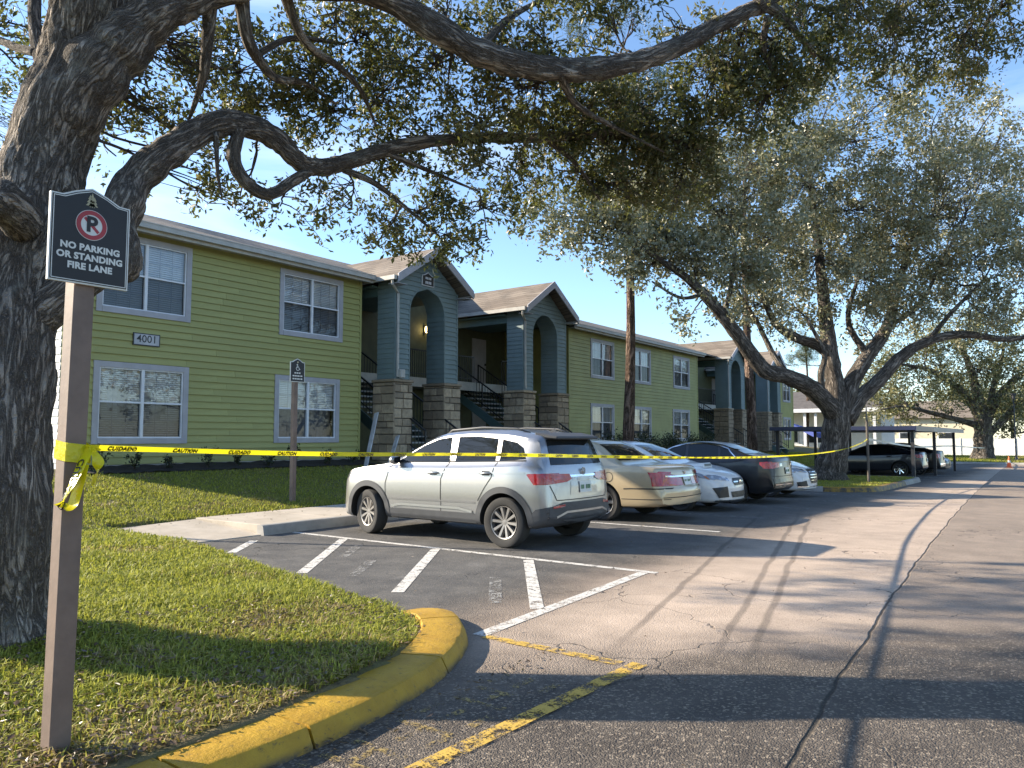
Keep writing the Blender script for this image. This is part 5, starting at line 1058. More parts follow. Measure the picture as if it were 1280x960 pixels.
def house(name, label, x0, x1, y0, y1, h, roofh, mw, mr, wins, zb=-0.45):
    O = Vector(((x0 + x1) / 2, y0, zb)); H = empty(name, O, 0, label, 'house'); mb = MB(O); mb.box(x0, x1, y0, y1, zb, zb + h); mb.build('wall', mw, H)
    ov = 0.6; xm = (x0 + x1) / 2; mb = MB(O); ym = (y0 + y1) / 2
    mb.add([(x0 - ov, y0 - ov, zb + h), (x1 + ov, y0 - ov, zb + h), (x1 + ov, y1 + ov, zb + h), (x0 - ov, y1 + ov, zb + h), (x0 + 2, ym, zb + h + roofh), (x1 - 2, ym, zb + h + roofh)], [(0, 1, 5, 4), (1, 2, 5), (2, 3, 4, 5), (3, 0, 4), (0, 3, 2, 1)]); mb.build('roof', mr, H)
    for (wx, wz, ww, wh_) in wins:
        mb = MB(O); mb.box(wx - ww / 2 - 0.1, wx + ww / 2 + 0.1, y0 - 0.06, y0 - 0.003, zb + wz - 0.1, zb + wz + wh_ + 0.1); wo_ = mb.build('window', M_WHITE, H); mb = MB(O); mb.box(wx - ww / 2, wx + ww / 2, y0 - 0.07, y0 - 0.062, zb + wz, zb + wz + wh_); mb.build('pane', M_DGL, wo_)
house('cream_house', 'cream stucco house with a brown roof beyond the white fence', -22, -8, 100, 110, 4.2, 2.2, M_CREAM, M_SHING, [(-19, 1.2, 1.4, 1.3), (-15, 1.2, 1.4, 1.3), (-11, 1.2, 1.4, 1.3)])
# white pool house with posts at the end of the building
PO = Vector((-20, 78, -0.45)); PH = empty('pool_house', PO, 0, 'white porch-fronted pool house with slim white posts beyond the building', 'pool house')
mb = MB(PO); mb.box(-27, -14, 79, 86, -0.45, 4.0); mb.build('wall', M_WALLW, PH); mb = MB(PO); mb.add([(-28, 75.5, 4.2), (-13, 75.5, 4.2), (-13, 87, 4.2), (-28, 87, 4.2), (-25, 81, 6.2), (-16, 81, 6.2)], [(0, 1, 5, 4), (1, 2, 5), (2, 3, 4, 5), (3, 0, 4), (0, 3, 2, 1)]); mb.build('roof', M_ROOFD, PH)
mb = MB(PO); mb.box(-28, -13, 75.45, 75.55, 3.9, 4.25); mb.build('fascia', M_WHITE, PH)
for x in (-26, -23, -20.15, -19.15, -17, -14): mb = MB(PO); mb.box(x - 0.12, x + 0.12, 75.8, 76.04, -0.45, 3.9); mb.build('post', M_WHITE, PH)
for x in (-22.3, -20.0, -17.6): mb = MB(PO); mb.box(x - 0.7, x + 0.7, 78.93, 78.995, 0.9, 2.3); wo_ = mb.build('window', M_WHITE, PH); mb = MB(PO); mb.box(x - 0.6, x + 0.6, 78.90, 78.925, 1.0, 2.2); mb.build('pane', M_DGL, wo_)
M_AWN = mat('blue_canvas', (0.02, 0.05, 0.28), 0.6)
mb = MB((-18.6, 70, 1.6)); mb.hexa([(-19.9, 69, 2.75), (-17.4, 68.2, 1.55), (-16.6, 70.5, 1.35), (-19.7, 70, 2.7)], [(-19.9, 69, 2.85), (-17.4, 68.2, 1.95), (-16.6, 70.5, 1.75), (-19.7, 70, 2.8)]); o = mb.build('shade_sail', M_AWN); o.location = (-18.6, 70, 1.6); tag(o, 'blue canvas shade sail slung between posts left of the big oak', 'shade sail')
mb = MB((-17.0, 70.5, 0)); mb.tube([(-17.0, 70.5, -0.5), (-17.0, 70.5, 2.3)], 0.07, 8); mb.box(-17.35, -16.9, 70.2, 70.5, 1.9, 2.45); o = mb.build('shade_post', M_BLUE); o.location = (-17.0, 70.5, 0); tag(o, 'dark blue post holding the blue shade sail', 'post')
# ================================================================== trees, shrubs, grass
def bark_mat(name, a, b, lich, sc=1.0):
    g = G(name); at_ = g.n('ShaderNodeAttribute', attribute_name='bark'); v = at_.outputs['Vector']
    n1 = g.noise(11.5 * sc, 5, 0.62, v=g.scale((1, 1, 0.17), v), dist=1.2); rid = g.math('SUBTRACT', 1.0, g.math('ABSOLUTE', g.math('MULTIPLY_ADD', n1, 4.0, -2.0)))
    f1 = g.noise(6 * sc, 5, 0.6, v=g.scale((1, 1, 0.35), v), dist=0.5); f2 = g.vor(24 * sc, 'DISTANCE_TO_EDGE', v=g.scale((1, 1, 0.33), v)); f3 = g.noise(70 * sc, 4, 0.7, v=v)
    crk = g.ramp(rid, 0.58, 0.98); h = g.math('ADD', g.math('MULTIPLY', crk, -1.0), g.math('ADD', g.math('MULTIPLY', g.ramp(f2, 0, 0.2), 0.4), g.math('ADD', g.math('MULTIPLY', f1, 0.6), g.math('MULTIPLY', f3, 0.35))))
    col = g.mix(g.ramp(f1, 0.3, 0.7), a, b); col = g.mix(g.math('MULTIPLY', crk, 0.9), col, tuple(k * 0.28 for k in a)); col = g.mix(g.ramp(g.noise(3.5 * sc, 6, 0.7), 0.52, 0.72, 0, 0.5), col, lich); col = g.mix(g.ramp(f3, 0.5, 0.8, 0, 0.45), col, tuple(min(1, k * 1.7) for k in b))
    return g.done(g.bsdf(Base_Color=col, Roughness=0.9, Specular_IOR_Level=0.2, Normal=g.bump(h, 1.0, 0.06 / sc ** 0.5)))
M_BARK = bark_mat('live_oak_bark', (0.25, 0.205, 0.17), (0.46, 0.395, 0.335), (0.45, 0.43, 0.36), 1.3)
M_BARK2 = bark_mat('oak_limb_bark', (0.20, 0.168, 0.14), (0.37, 0.32, 0.27), (0.38, 0.36, 0.31), 0.8)
M_PINE = bark_mat('pine_bark', (0.19, 0.12, 0.085), (0.36, 0.25, 0.19), (0.32, 0.26, 0.22), 0.55)
def leaf_mat(name, ca, cb, cc, trans=0.28, spec=0.5, gl=0.42):
    g = G(name); r = g.rnd(); n = g.noise(0.7, 2)
    col = g.mix(g.ramp(r, 0.0, 0.75), ca, cb); col = g.mix(g.ramp(r, 0.86, 0.98), col, cc); col = g.mix(g.ramp(n, 0.4, 0.7, 0, 0.35), col, cc)
    tr = g.n('ShaderNodeBsdfTranslucent'); g.put(tr, 0, g.mix(0.5, col, (0.22, 0.24, 0.03))); pb = g.bsdf(Base_Color=col, Roughness=gl, Specular_IOR_Level=spec)
    ms = g.n('ShaderNodeMixShader'); g.put(ms, 0, trans); g.t.links.new(pb, ms.inputs[1]); g.t.links.new(tr.outputs[0], ms.inputs[2]); return g.done(ms.outputs[0])
M_LEAFN = leaf_mat('near_oak_leaves', (0.040, 0.050, 0.024), (0.092, 0.10, 0.045), (0.28, 0.22, 0.095), 0.40)
M_LEAFM = leaf_mat('mid_oak_leaves', (0.14, 0.14, 0.082), (0.28, 0.275, 0.17), (0.44, 0.40, 0.27), 0.28, 0.7, 0.36)
M_LEAFF = leaf_mat('far_oak_leaves', (0.11, 0.12, 0.055), (0.19, 0.19, 0.09), (0.32, 0.27, 0.13), 0.25)
M_NEEDLE = leaf_mat('pine_needles', (0.030, 0.055, 0.018), (0.07, 0.10, 0.03), (0.12, 0.11, 0.04), 0.2)
M_SHRUB = leaf_mat('shrub_leaves', (0.012, 0.022, 0.011), (0.028, 0.042, 0.018), (0.05, 0.06, 0.02), 0.15)

class Limbs:
    def __init__(s): s.V = []; s.F = []; s.A = []; s.n = 0
    def add(s, pts, rad, sides=10, fiss=0.0, lump=0.10, seed=0.0):
        P = np.array(pts, float); P = np.vstack([P[:1] - 1e-3 * (P[1] - P[0]), P, P[-1:] + 1e-3 * (P[-1] - P[-2])]); rad = np.r_[0.0005, np.array(rad, float), 0.0005]; m = len(P); T = np.gradient(P, axis=0); T /= np.linalg.norm(T, axis=1)[:, None] + 1e-9
        L_ = np.r_[0, np.cumsum(np.linalg.norm(np.diff(P, axis=0), axis=1))]; u = np.cross(T[0], [0.31, 0.2, 0.93] if abs(T[0][2]) < 0.85 else [1, 0.1, 0]); a = np.linspace(0, 2 * math.pi, sides, endpoint=False)
        for i in range(m):
            u = u - T[i] * (u @ T[i]); u /= np.linalg.norm(u) + 1e-9; v = np.cross(T[i], u)
            ring = np.outer(np.cos(a), u) + np.outer(np.sin(a), v); r = np.full(sides, float(rad[i]))
            if lump:
                for k in range(sides):
                    q = P[i] + ring[k] * r[k]; r[k] *= 1 + lump * (noise.noise(Vector(q) * (0.55 / max(rad[i], 0.06)) + Vector((seed, 0, 0)))) 
                    if fiss:
                        w_ = Vector((math.cos(a[k]) * rad[i] * 11, math.sin(a[k]) * rad[i] * 11, L_[i] * 2.6)); n1 = abs(noise.noise(w_)); n2 = abs(noise.noise(w_ * 2.3 + Vector((7, 3, 1))))
                        r[k] += fiss * (min(n1 * 3, 1) * 0.7 + min(n2 * 3, 1) * 0.4 - 0.6)
            s.V.append(P[i] + ring * r[:, None]); s.A.append(np.stack([np.cos(a) * rad[i], np.sin(a) * rad[i], np.full(sides, L_[i] + seed)], 1))
        b = s.n; i = np.arange(m - 1)[:, None] * sides; k = np.arange(sides)[None]; k2 = (k + 1) % sides
        s.F.append((np.stack([i + k, i + k2, i + sides + k2, i + sides + k], -1) + b).reshape(-1, 4)); s.n += m * sides
    def build(s, name, m, parent, org):
        o = np_mesh(name, np.vstack(s.V) - np.array(org), np.vstack(s.F), m, parent, True); at_ = o.data.attributes.new('bark', 'FLOAT_VECTOR', 'POINT'); at_.data.foreach_set('vector', np.vstack(s.A).astype(np.float32).ravel()); return o
def leaves(C, size, asp=0.42, rng=RNG, droop=0.3, fold=0.25):
    n = len(C); d = rng.normal(size=(n, 3)); d[:, 2] -= droop; d /= np.linalg.norm(d, axis=1)[:, None]; t = rng.normal(size=(n, 3)); s = np.cross(d, t); s /= np.linalg.norm(s, axis=1)[:, None] + 1e-9; u = np.cross(s, d)
    L_ = (size * rng.uniform(0.45, 1.35, n))[:, None]; W = L_ * asp / 2
    V = np.stack([C - d * L_ * 0.5, C + s * W + u * W * fold + d * L_ * 0.05, C + d * L_ * 0.5, C - s * W + u * W * fold + d * L_ * 0.05], 1).reshape(-1, 3)
    b = np.arange(n)[:, None] * 4; return V, np.vstack([b + np.array([[0, 1, 2]]), b + np.array([[0, 2, 3]])])
def quad_leaves(C, size, asp=0.5, rng=RNG):
    n = len(C); d = rng.normal(size=(n, 3)); d /= np.linalg.norm(d, axis=1)[:, None]; s = np.cross(d, rng.normal(size=(n, 3))); s /= np.linalg.norm(s, axis=1)[:, None] + 1e-9
    L_ = (size * rng.uniform(0.6, 1.3, n))[:, None] / 2; W = L_ * asp
    V = np.stack([C - d * L_, C + s * W, C + d * L_, C - s * W], 1).reshape(-1, 3); return V, np.arange(n)[:, None] * 4 + np.arange(4)[None]

def grow(limbs, samples, blobs, sprays, leaf_n, leaf_s, spread, rng, twig_r=0.006, br_r=0.035, wob=0.25, sides=6, asp=0.42, quads=False, fine=0.5, maxbr=12.0, clump=0.14):
    """blobs: (centre, radii 3-vector, count). Branches run from the nearest limb into each blob, twigs into its sprays, leaves round the twigs."""
    LC = []; S = np.array(samples)
    for bi, (c, rad, cnt) in enumerate(blobs):
        c = np.array(c, float); rad = np.array(rad, float); pen = np.linalg.norm(S[:, :3] - c, axis=1); j = int(np.argmin(pen - 4 * S[:, 3])); st = S[j, :3]; ln = np.linalg.norm(c - st)
        hub = None
        if ln < maxbr:
            k = 6; P = [st + (c - st) * f for f in np.linspace(0, 1, k)]; P = [p + (rng.normal(0, wob * ln * 0.12, 3) if 0 < i < k - 1 else 0) for i, p in enumerate(P)]; P = spline(P, 3); r0 = min(br_r * (0.5 + ln * 0.18), S[j, 3] * 0.7)
            limbs.add(P, np.linspace(r0, twig_r * 1.6, len(P)), sides, lump=0.0); hub = P
        n = max(2, int(cnt)); q = rng.normal(size=(n, 3)); q /= np.linalg.norm(q, axis=1)[:, None]; q *= rng.uniform(0.15, 1, (n, 1)) ** 0.45; sc = c + q * rad * (1 + rng.normal(0, 0.12, (n, 1)))
        ns = max(1, n // 6); sc = sc[rng.integers(0, ns, n)] + rng.normal(0, clump, (n, 3)); sc[:ns] = c + q[:ns] * rad
        if hub is not None:
            for s_ in sc[:max(2, int(n * fine))]:
                h = hub[rng.integers(len(hub) // 3, len(hub))]; m_ = (h + s_) / 2 + rng.normal(0, 0.10 * np.linalg.norm(s_ - h) + 0.01, 3); limbs.add(spline([h, m_, s_], 2), np.linspace(twig_r * 1.5, twig_r * 0.5, 5), 4, lump=0.0)
        for s_ in sc:
            dr = rng.normal(size=3); dr[2] -= 0.25; dr /= np.linalg.norm(dr); t = rng.uniform(-1, 1, (leaf_n, 1)); LC.append(s_ + dr * t * spread * 1.3 + rng.normal(0, spread * 0.45, (leaf_n, 3)))
    C = np.vstack(LC); return quad_leaves(C, leaf_s, asp, rng) if quads else leaves(C, leaf_s, asp, rng)
lean_k = lambda py: 1.0 + 0.115 * min(max((600 - py) / 380, 0.0), 1.0)      # the near oak leans back from the road
def limb_path(pts, n=8):           # (px, py, distance, radius in metres) -> world points and radii
    W = [(*at(p[0], p[1], p[2] * lean_k(p[1])), p[3] * lean_k(p[1])) for p in pts]; S = spline(W, n); return S[:, :3], np.maximum(S[:, 3], 0.004)

# ------------------------------------------------------------------ the near live oak
rng = np.random.default_rng(11); OB = (-6.05, 2.2, 0.22)
OAK = empty('live_oak', OB, 0, 'huge near live oak with furrowed trunk at the left edge, limbs arching overhead', 'tree')
lb = Limbs(); samp = []
def limb(lb, pts, sides, n=8, fiss=0.0, lump=0.10, seed=0.0, k=1.0):
    P, r = limb_path(pts, n); r = r * k; lb.add(P, r, sides, fiss, lump, seed); samp.extend([(*p, q) for p, q in zip(P, r)]); return P
limb(lb, [(-28, 830, 5.0, 0.62), (-26, 790, 5.0, 0.50), (-24, 740, 5.02, 0.44), (-22, 640, 5.05, 0.42), (-12, 500, 5.15, 0.375), (8, 380, 5.28, 0.325), (34, 300, 5.36, 0.295), (54, 215, 5.42, 0.27), (80, 130, 5.46, 0.262), (106, 60, 5.5, 0.25), (120, -20, 5.4, 0.25), (118, -120, 5.5, 0.21), (105, -260, 5.7, 0.16), (85, -420, 6.0, 0.10)], 72, 14, 0.030, 0.10)
limb(lb, [(52, 260, 5.36, 0.10), (72, 190, 5.42, 0.19), (100, 128, 5.42, 0.25), (128, 82, 5.42, 0.265), (168, 40, 5.45, 0.225), (215, 5, 5.5, 0.175), (290, -18, 5.7, 0.155), (380, -22, 5.9, 0.145), (470, -8, 6.15, 0.14), (540, 32, 6.35, 0.14), (600, 66, 6.5, 0.138), (680, 86, 6.7, 0.13), (760, 84, 6.9, 0.12), (840, 62, 7.1, 0.108), (905, 28, 7.3, 0.095), (955, 8, 7.45, 0.08), (985, 30, 7.6, 0.055), (1020, 70, 7.8, 0.03)], 30, 9, 0.018, 0.22, 5, 0.80)
limb(lb, [(945, 10, 7.4, 0.08), (1000, -25, 7.6, 0.07), (1080, -50, 7.9, 0.055), (1180, -40, 8.2, 0.04), (1260, 0, 8.4, 0.02)], 14, 7, 0.006, 0.1, 9)
limb(lb, [(-5, 450, 5.2, 0.07), (40, 405, 5.25, 0.14), (90, 362, 5.3, 0.16), (132, 318, 5.4, 0.155), (150, 270, 5.5, 0.150), (172, 222, 5.65, 0.142), (212, 190, 5.8, 0.135), (252, 163, 6.0, 0.125), (292, 154, 6.2, 0.118), (340, 170, 6.45, 0.105), (380, 205, 6.7, 0.092), (420, 206, 6.9, 0.085), (500, 183, 7.2, 0.075), (590, 172, 7.5, 0.066), (690, 172, 7.8, 0.056), (790, 165, 8.1, 0.043), (880, 185, 8.4, 0.028)], 30, 9, 0.018, 0.20, 13, 0.85)
limb(lb, [(150, 345, 5.38, 0.02), (158, 340, 5.4, 0.085), (158, 318, 5.4, 0.105), (150, 290, 5.42, 0.11), (148, 262, 5.5, 0.10)], 18, 6, 0.008, 0.2, 15)      # the burl at the foot of the second limb
limb(lb, [(30, 280, 5.05, 0.13), (15, 262, 4.85, 0.125), (-5, 245, 4.65, 0.12), (-12, 240, 4.60, 0.02)], 20, 6, 0.01, 0.12, 17)   # sawn stub
limb(lb, [(70, 120, 5.35, 0.05), (50, 72, 5.5, 0.048), (43, 20, 5.7, 0.046), (44, -50, 6.0, 0.04), (30, -140, 6.4, 0.025)], 12, 7, 0.004, 0.1, 19)
limb(lb, [(46, 66, 5.5, 0.035), (22, 60, 5.7, 0.032), (-6, 50, 6.0, 0.028), (-45, 52, 6.5, 0.02)], 10, 7, 0.003, 0.1, 21)
for i, pts in enumerate(([(300, 160, 6.2, 0.05), (292, 195, 6.15, 0.055), (305, 225, 6.2, 0.055), (335, 243, 6.35, 0.05), (368, 225, 6.6, 0.05), (395, 208, 6.8, 0.05)], [(264, -14, 5.65, 0.055), (257, 75, 5.8, 0.04), (252, 105, 5.9, 0.03), (236, 150, 6.1, 0.012)], [(300, -20, 5.75, 0.06), (308, 42, 5.9, 0.05), (322, 72, 6.1, 0.045), (345, 98, 6.4, 0.035), (380, 104, 6.7, 0.025), (420, 130, 7.0, 0.012)],
        [(350, -24, 5.85, 0.05), (380, 50, 6.2, 0.035), (425, 85, 6.6, 0.03), (452, 115, 6.9, 0.024), (470, 158, 7.2, 0.01)], [(322, 68, 6.1, 0.03), (365, 48, 6.4, 0.025), (430, 55, 6.8, 0.012)], [(430, 212, 6.95, 0.035), (470, 230, 7.2, 0.028), (510, 262, 7.5, 0.018), (550, 296, 7.8, 0.008)], [(480, 190, 7.1, 0.03), (540, 215, 7.4, 0.02), (600, 240, 7.7, 0.008)], [(680, 172, 7.8, 0.035), (720, 205, 8.0, 0.025), (750, 250, 8.2, 0.012)],
        [(700, 92, 6.7, 0.045), (720, 130, 7.1, 0.03), (770, 160, 7.5, 0.02), (830, 190, 7.9, 0.01)], [(960, 20, 7.4, 0.04), (955, 60, 7.6, 0.03), (975, 110, 7.9, 0.012)], [(600, 60, 6.5, 0.04), (640, 20, 6.9, 0.03), (700, -10, 7.3, 0.015)], [(270, 165, 6.0, 0.022), (272, 215, 6.0, 0.015), (278, 250, 6.1, 0.006)])):
    limb(lb, pts, 10, 6, 0.0, 0.12, 30 + i)
def pb(px, py, d, rx, ry, cnt, rd=None):
    d = d * lean_k(py); return (at(px, py, d), (rx * d / F_PX, (rd or 0.7), ry * d / F_PX), cnt)
NB = []
def P4(*rows):
    for px, py, rx, ry, d, cnt in rows: NB.append(pb(px, py, d, rx, ry, cnt * (0.78 if px < 640 else 1.1)))
P4((12, 25, 30, 28, 6.4, 50), (20, 80, 14, 14, 6.3, 10), (170, 100, 55, 40, 6.6, 80), (195, 140, 55, 38, 6.9, 80), (160, 165, 26, 22, 7.0, 24), (145, 195, 16, 14, 7.0, 10), (230, 75, 50, 42, 7.2, 90), (215, 165, 45, 22, 7.0, 40),
   (300, 90, 62, 50, 6.9, 150), (345, 130, 60, 34, 7.2, 120), (390, 75, 60, 50, 7.0, 140), (410, 140, 58, 38, 7.3, 130), (460, 45, 55, 42, 6.9, 110), (480, 110, 62, 48, 7.4, 150), (530, 165, 60, 40, 7.6, 130), (545, 90, 58, 48, 7.0, 120), (470, 200, 50, 26, 7.4, 60),
   (255, 238, 42, 18, 6.6, 40), (300, 245, 26, 14, 6.7, 18), (250, 215, 26, 14, 6.6, 14), (440, 262, 36, 26, 7.4, 45), (480, 290, 44, 22, 7.6, 50), (525, 262, 50, 32, 7.6, 80), (560, 292, 45, 26, 7.8, 60), (600, 262, 36, 32, 7.8, 50), (612, 300, 20, 14, 7.9, 14), (470, 305, 26, 10, 7.6, 14), (520, 322, 16, 14, 7.8, 14), (350, 258, 18, 9, 6.7, 6),
   (590, 210, 50, 36, 7.7, 80), (610, 150, 55, 50, 7.2, 120), (620, 60, 50, 55, 7.0, 110), (660, 110, 55, 52, 7.3, 120), (680, 45, 48, 40, 7.1, 70), (650, 215, 38, 30, 8.0, 40), (700, 160, 60, 40, 8.0, 130), (735, 125, 55, 40, 7.6, 120), (760, 175, 66, 44, 8.2, 180), (800, 130, 62, 44, 7.9, 150), (820, 190, 66, 46, 8.3, 190), (775, 225, 60, 36, 8.3, 130), (850, 235, 52, 34, 8.5, 100), (870, 160, 60, 48, 8.3, 150), (720, 215, 44, 30, 8.2, 60), (890, 110, 55, 42, 8.0, 130), (915, 70, 46, 42, 7.8, 100), (940, 130, 48, 46, 8.2, 100), (960, 60, 48, 48, 7.8, 110), (985, 110, 45, 44, 8.1, 90), (1005, 30, 55, 40, 7.9, 120), (1040, 75, 52, 36, 8.2, 90), (1060, 20, 60, 34, 8.2, 120), (1115, 40, 60, 36, 8.4, 110), (1110, 85, 36, 26, 8.4, 40), (1165, 20, 55, 34, 8.4, 100), (1190, 70, 45, 36, 8.6, 80), (1235, 25, 50, 34, 8.6, 90), (1215, 90, 22, 18, 8.6, 22), (1270, 55, 26, 24, 8.7, 26), (760, 30, 40, 26, 7.2, 40), (830, 20, 36, 20, 7.4, 24), (740, -10, 60, 25, 7.2, 50), (560, 10, 60, 30, 7.0, 60), (420, 10, 60, 30, 6.7, 50))
# the rest of the crown, above and to the left of the picture
for (x, y, z, r, cnt) in ((-12.4, 4.2, 5.9, 1.2, 160), (-13.2, 2.6, 6.0, 1.2, 150), (-12.3, 2.0, 6.6, 1.5, 140), (-11.6, 3.6, 6.0, 1.1, 90), (-12.8, 0.6, 6.4, 1.3, 110), (-9.8, 0.2, 6.8, 1.6, 130), (-10.2, 3.0, 7.0, 1.6, 140), (-7.5, 1.5, 8.2, 1.8, 150), (-5.5, 4.0, 8.6, 1.9, 150), (-4.0, 1.5, 8.0, 1.8, 130), (-3.0, 5.0, 8.0, 1.8, 130), (-8.0, 5.0, 8.4, 1.7, 130), (-7.0, -1.5, 7.0, 1.8, 110), (-2.0, 8.0, 7.8, 1.8, 120), (-5.0, 8.0, 8.0, 1.6, 100)): NB.append(((x, y, z), (r, r, r * 0.6), cnt))
for pts in (((-5.6, 3.0, 6.0), (-8.0, 2.5, 6.6), (-10.5, 2.4, 6.6), (-12.2, 2.0, 6.6)), ((-5.3, 3.2, 6.5), (-5.2, 4.5, 8.0), (-4.0, 6.5, 8.2), (-3, 8, 8.0)), ((-5.6, 2.6, 6.0), (-6.5, 0.5, 7.0), (-7.0, -1.5, 7.2))):
    P = spline(pts, 8); r = np.linspace(0.12, 0.04, len(P)); lb.add(P, r, 12, 0, 0.12, 50); samp.extend([(*p, q) for p, q in zip(P, r)])
LV, LF = grow(lb, samp, NB, None, 15, 0.070, 0.085, rng, 0.0045, 0.022, fine=0.35, clump=0.105)
lb.build('trunk', M_BARK, OAK, OB); np_mesh('crown', LV - np.array(OB), LF, M_LEAFN, OAK)['kind'] = 'stuff'
# ------------------------------------------------------------------ the big oak on the island
lean_k = lambda py: 1.0
rng = np.random.default_rng(12); OB2 = (-6.95, 29.2, 0.05); OAK2 = empty('live_oak', OB2, 0, 'wide spreading oak on the parking island beyond the cars', 'tree')
lb = Limbs(); samp = []
def fork(*rows):
    for i, pts in enumerate(rows): limb(lb, pts, 14 if pts[0][3] > 0.2 else 8, 6, 0.0, 0.16, 70 + i)
fork([(1036, 606, 27.4, 0.85), (1038, 588, 27.4, 0.58), (1043, 560, 27.4, 0.48), (1046, 530, 27.4, 0.46), (1046, 508, 27.4, 0.44)],
     [(1052, 530, 27.4, 0.36), (1034, 505, 27.1, 0.34), (1012, 484, 26.6, 0.31), (985, 471, 26.0, 0.28), (955, 462, 25.3, 0.26), (930, 430, 24.8, 0.23), (905, 397, 24.3, 0.20), (880, 368, 23.9, 0.16), (855, 345, 23.4, 0.12), (825, 325, 22.8, 0.08), (790, 300, 22.2, 0.05)],
     [(1046, 520, 27.4, 0.40), (1043, 480, 27.5, 0.33), (1038, 445, 27.6, 0.29), (1033, 405, 27.7, 0.25), (1027, 350, 27.9, 0.19), (1020, 280, 28.1, 0.13), (1010, 200, 28.3, 0.07)],
     [(1036, 440, 27.6, 0.22), (1018, 430, 27.3, 0.19), (995, 422, 27.0, 0.16), (970, 405, 26.6, 0.13), (955, 375, 26.2, 0.10), (930, 330, 25.8, 0.06)], [(1030, 505, 27.2, 0.10), (1026, 470, 27.0, 0.12), (1030, 442, 26.9, 0.09), (1010, 400, 26.7, 0.05)],
     [(1052, 515, 27.5, 0.36), (1066, 475, 27.8, 0.30), (1085, 445, 28.1, 0.26), (1108, 410, 28.5, 0.21), (1122, 360, 28.9, 0.15), (1140, 300, 29.3, 0.09)], [(1056, 525, 27.5, 0.36), (1076, 497, 27.7, 0.27), (1102, 472, 28.0, 0.24), (1126, 446, 28.3, 0.21), (1160, 426, 28.7, 0.18), (1205, 418, 29.2, 0.15), (1260, 424, 29.8, 0.11), (1310, 415, 30.2, 0.06)],
     [(985, 471, 26.0, 0.12), (965, 440, 26.3, 0.10), (945, 400, 26.4, 0.07), (920, 360, 26.5, 0.04)], [(905, 397, 24.3, 0.10), (915, 350, 24.3, 0.07), (920, 300, 24.3, 0.04)], [(1160, 426, 28.7, 0.10), (1190, 390, 29.0, 0.08), (1230, 350, 29.4, 0.05)], [(1085, 445, 28.1, 0.14), (1060, 400, 28.3, 0.10), (1075, 340, 28.5, 0.06)], [(1108, 410, 28.5, 0.10), (1150, 380, 28.9, 0.08), (1180, 320, 29.3, 0.05)], [(880, 368, 23.9, 0.07), (850, 372, 23.6, 0.05), (815, 352, 23.2, 0.03)])
NB = []
for px, py, rx, ry, d, cnt in ((725, 265, 45, 36, 22.4, 60), (765, 300, 48, 34, 22.6, 70), (720, 305, 26, 20, 22.3, 18), (775, 245, 55, 42, 23, 90), (830, 270, 58, 46, 23.6, 110), (815, 330, 46, 24, 23, 50), (870, 320, 52, 36, 24.0, 90), (855, 215, 58, 46, 24, 90), (900, 260, 60, 52, 24.8, 120), (915, 345, 48, 34, 25, 80), (935, 195, 62, 52, 25.2, 110), (960, 290, 62, 54, 26, 130), (945, 385, 40, 26, 25.6, 50), (1005, 225, 66, 56, 26.8, 130), (1010, 150, 60, 40, 27.0, 80), (1020, 320, 62, 50, 27, 130), (1000, 390, 42, 28, 26.6, 50), (1075, 175, 66, 50, 28, 110), (1080, 260, 66, 56, 28, 130), (1085, 345, 60, 46, 28.2, 110), (1110, 120, 50, 30, 28.4, 50), (1145, 205, 64, 54, 28.8, 110), (1150, 290, 64, 54, 29, 120), (1145, 365, 58, 38, 29, 80), (1175, 135, 56, 36, 29, 50), (1210, 235, 60, 56, 29.4, 100), (1220, 320, 60, 52, 29.6, 110), (1215, 385, 56, 28, 29.4, 60), (1250, 170, 50, 46, 29.8, 60), (1275, 260, 50, 60, 30, 80), (1290, 350, 50, 50, 30, 80), (1080, 405, 36, 18, 28.2, 20), (1330, 300, 60, 90, 31, 80), (1040, 115, 40, 22, 27.4, 24), (860, 395, 20, 14, 24, 10), (1255, 120, 36, 22, 29.8, 16)):
    NB.append((at(px, py, d), (rx * d / F_PX * 1.05, 2.2, ry * d / F_PX * 1.05), cnt * 1.0))
for (x, y, z, r, cnt) in ((-7, 33, 9.5, 3, 120), (-3, 31, 10, 3, 120), (-10, 31, 9.5, 3, 120), (-4, 35, 8, 3, 100)): NB.append(((x, y, z), (r, r, r * 0.7), cnt))
LV, LF = grow(lb, samp, NB, None, 34, 0.155, 0.25, rng, 0.009, 0.05, asp=0.48, quads=True, fine=0.4, clump=0.36)
lb.build('trunk', M_BARK2, OAK2, OB2); np_mesh('crown', LV - np.array(OB2), LF, M_LEAFM, OAK2)['kind'] = 'stuff'
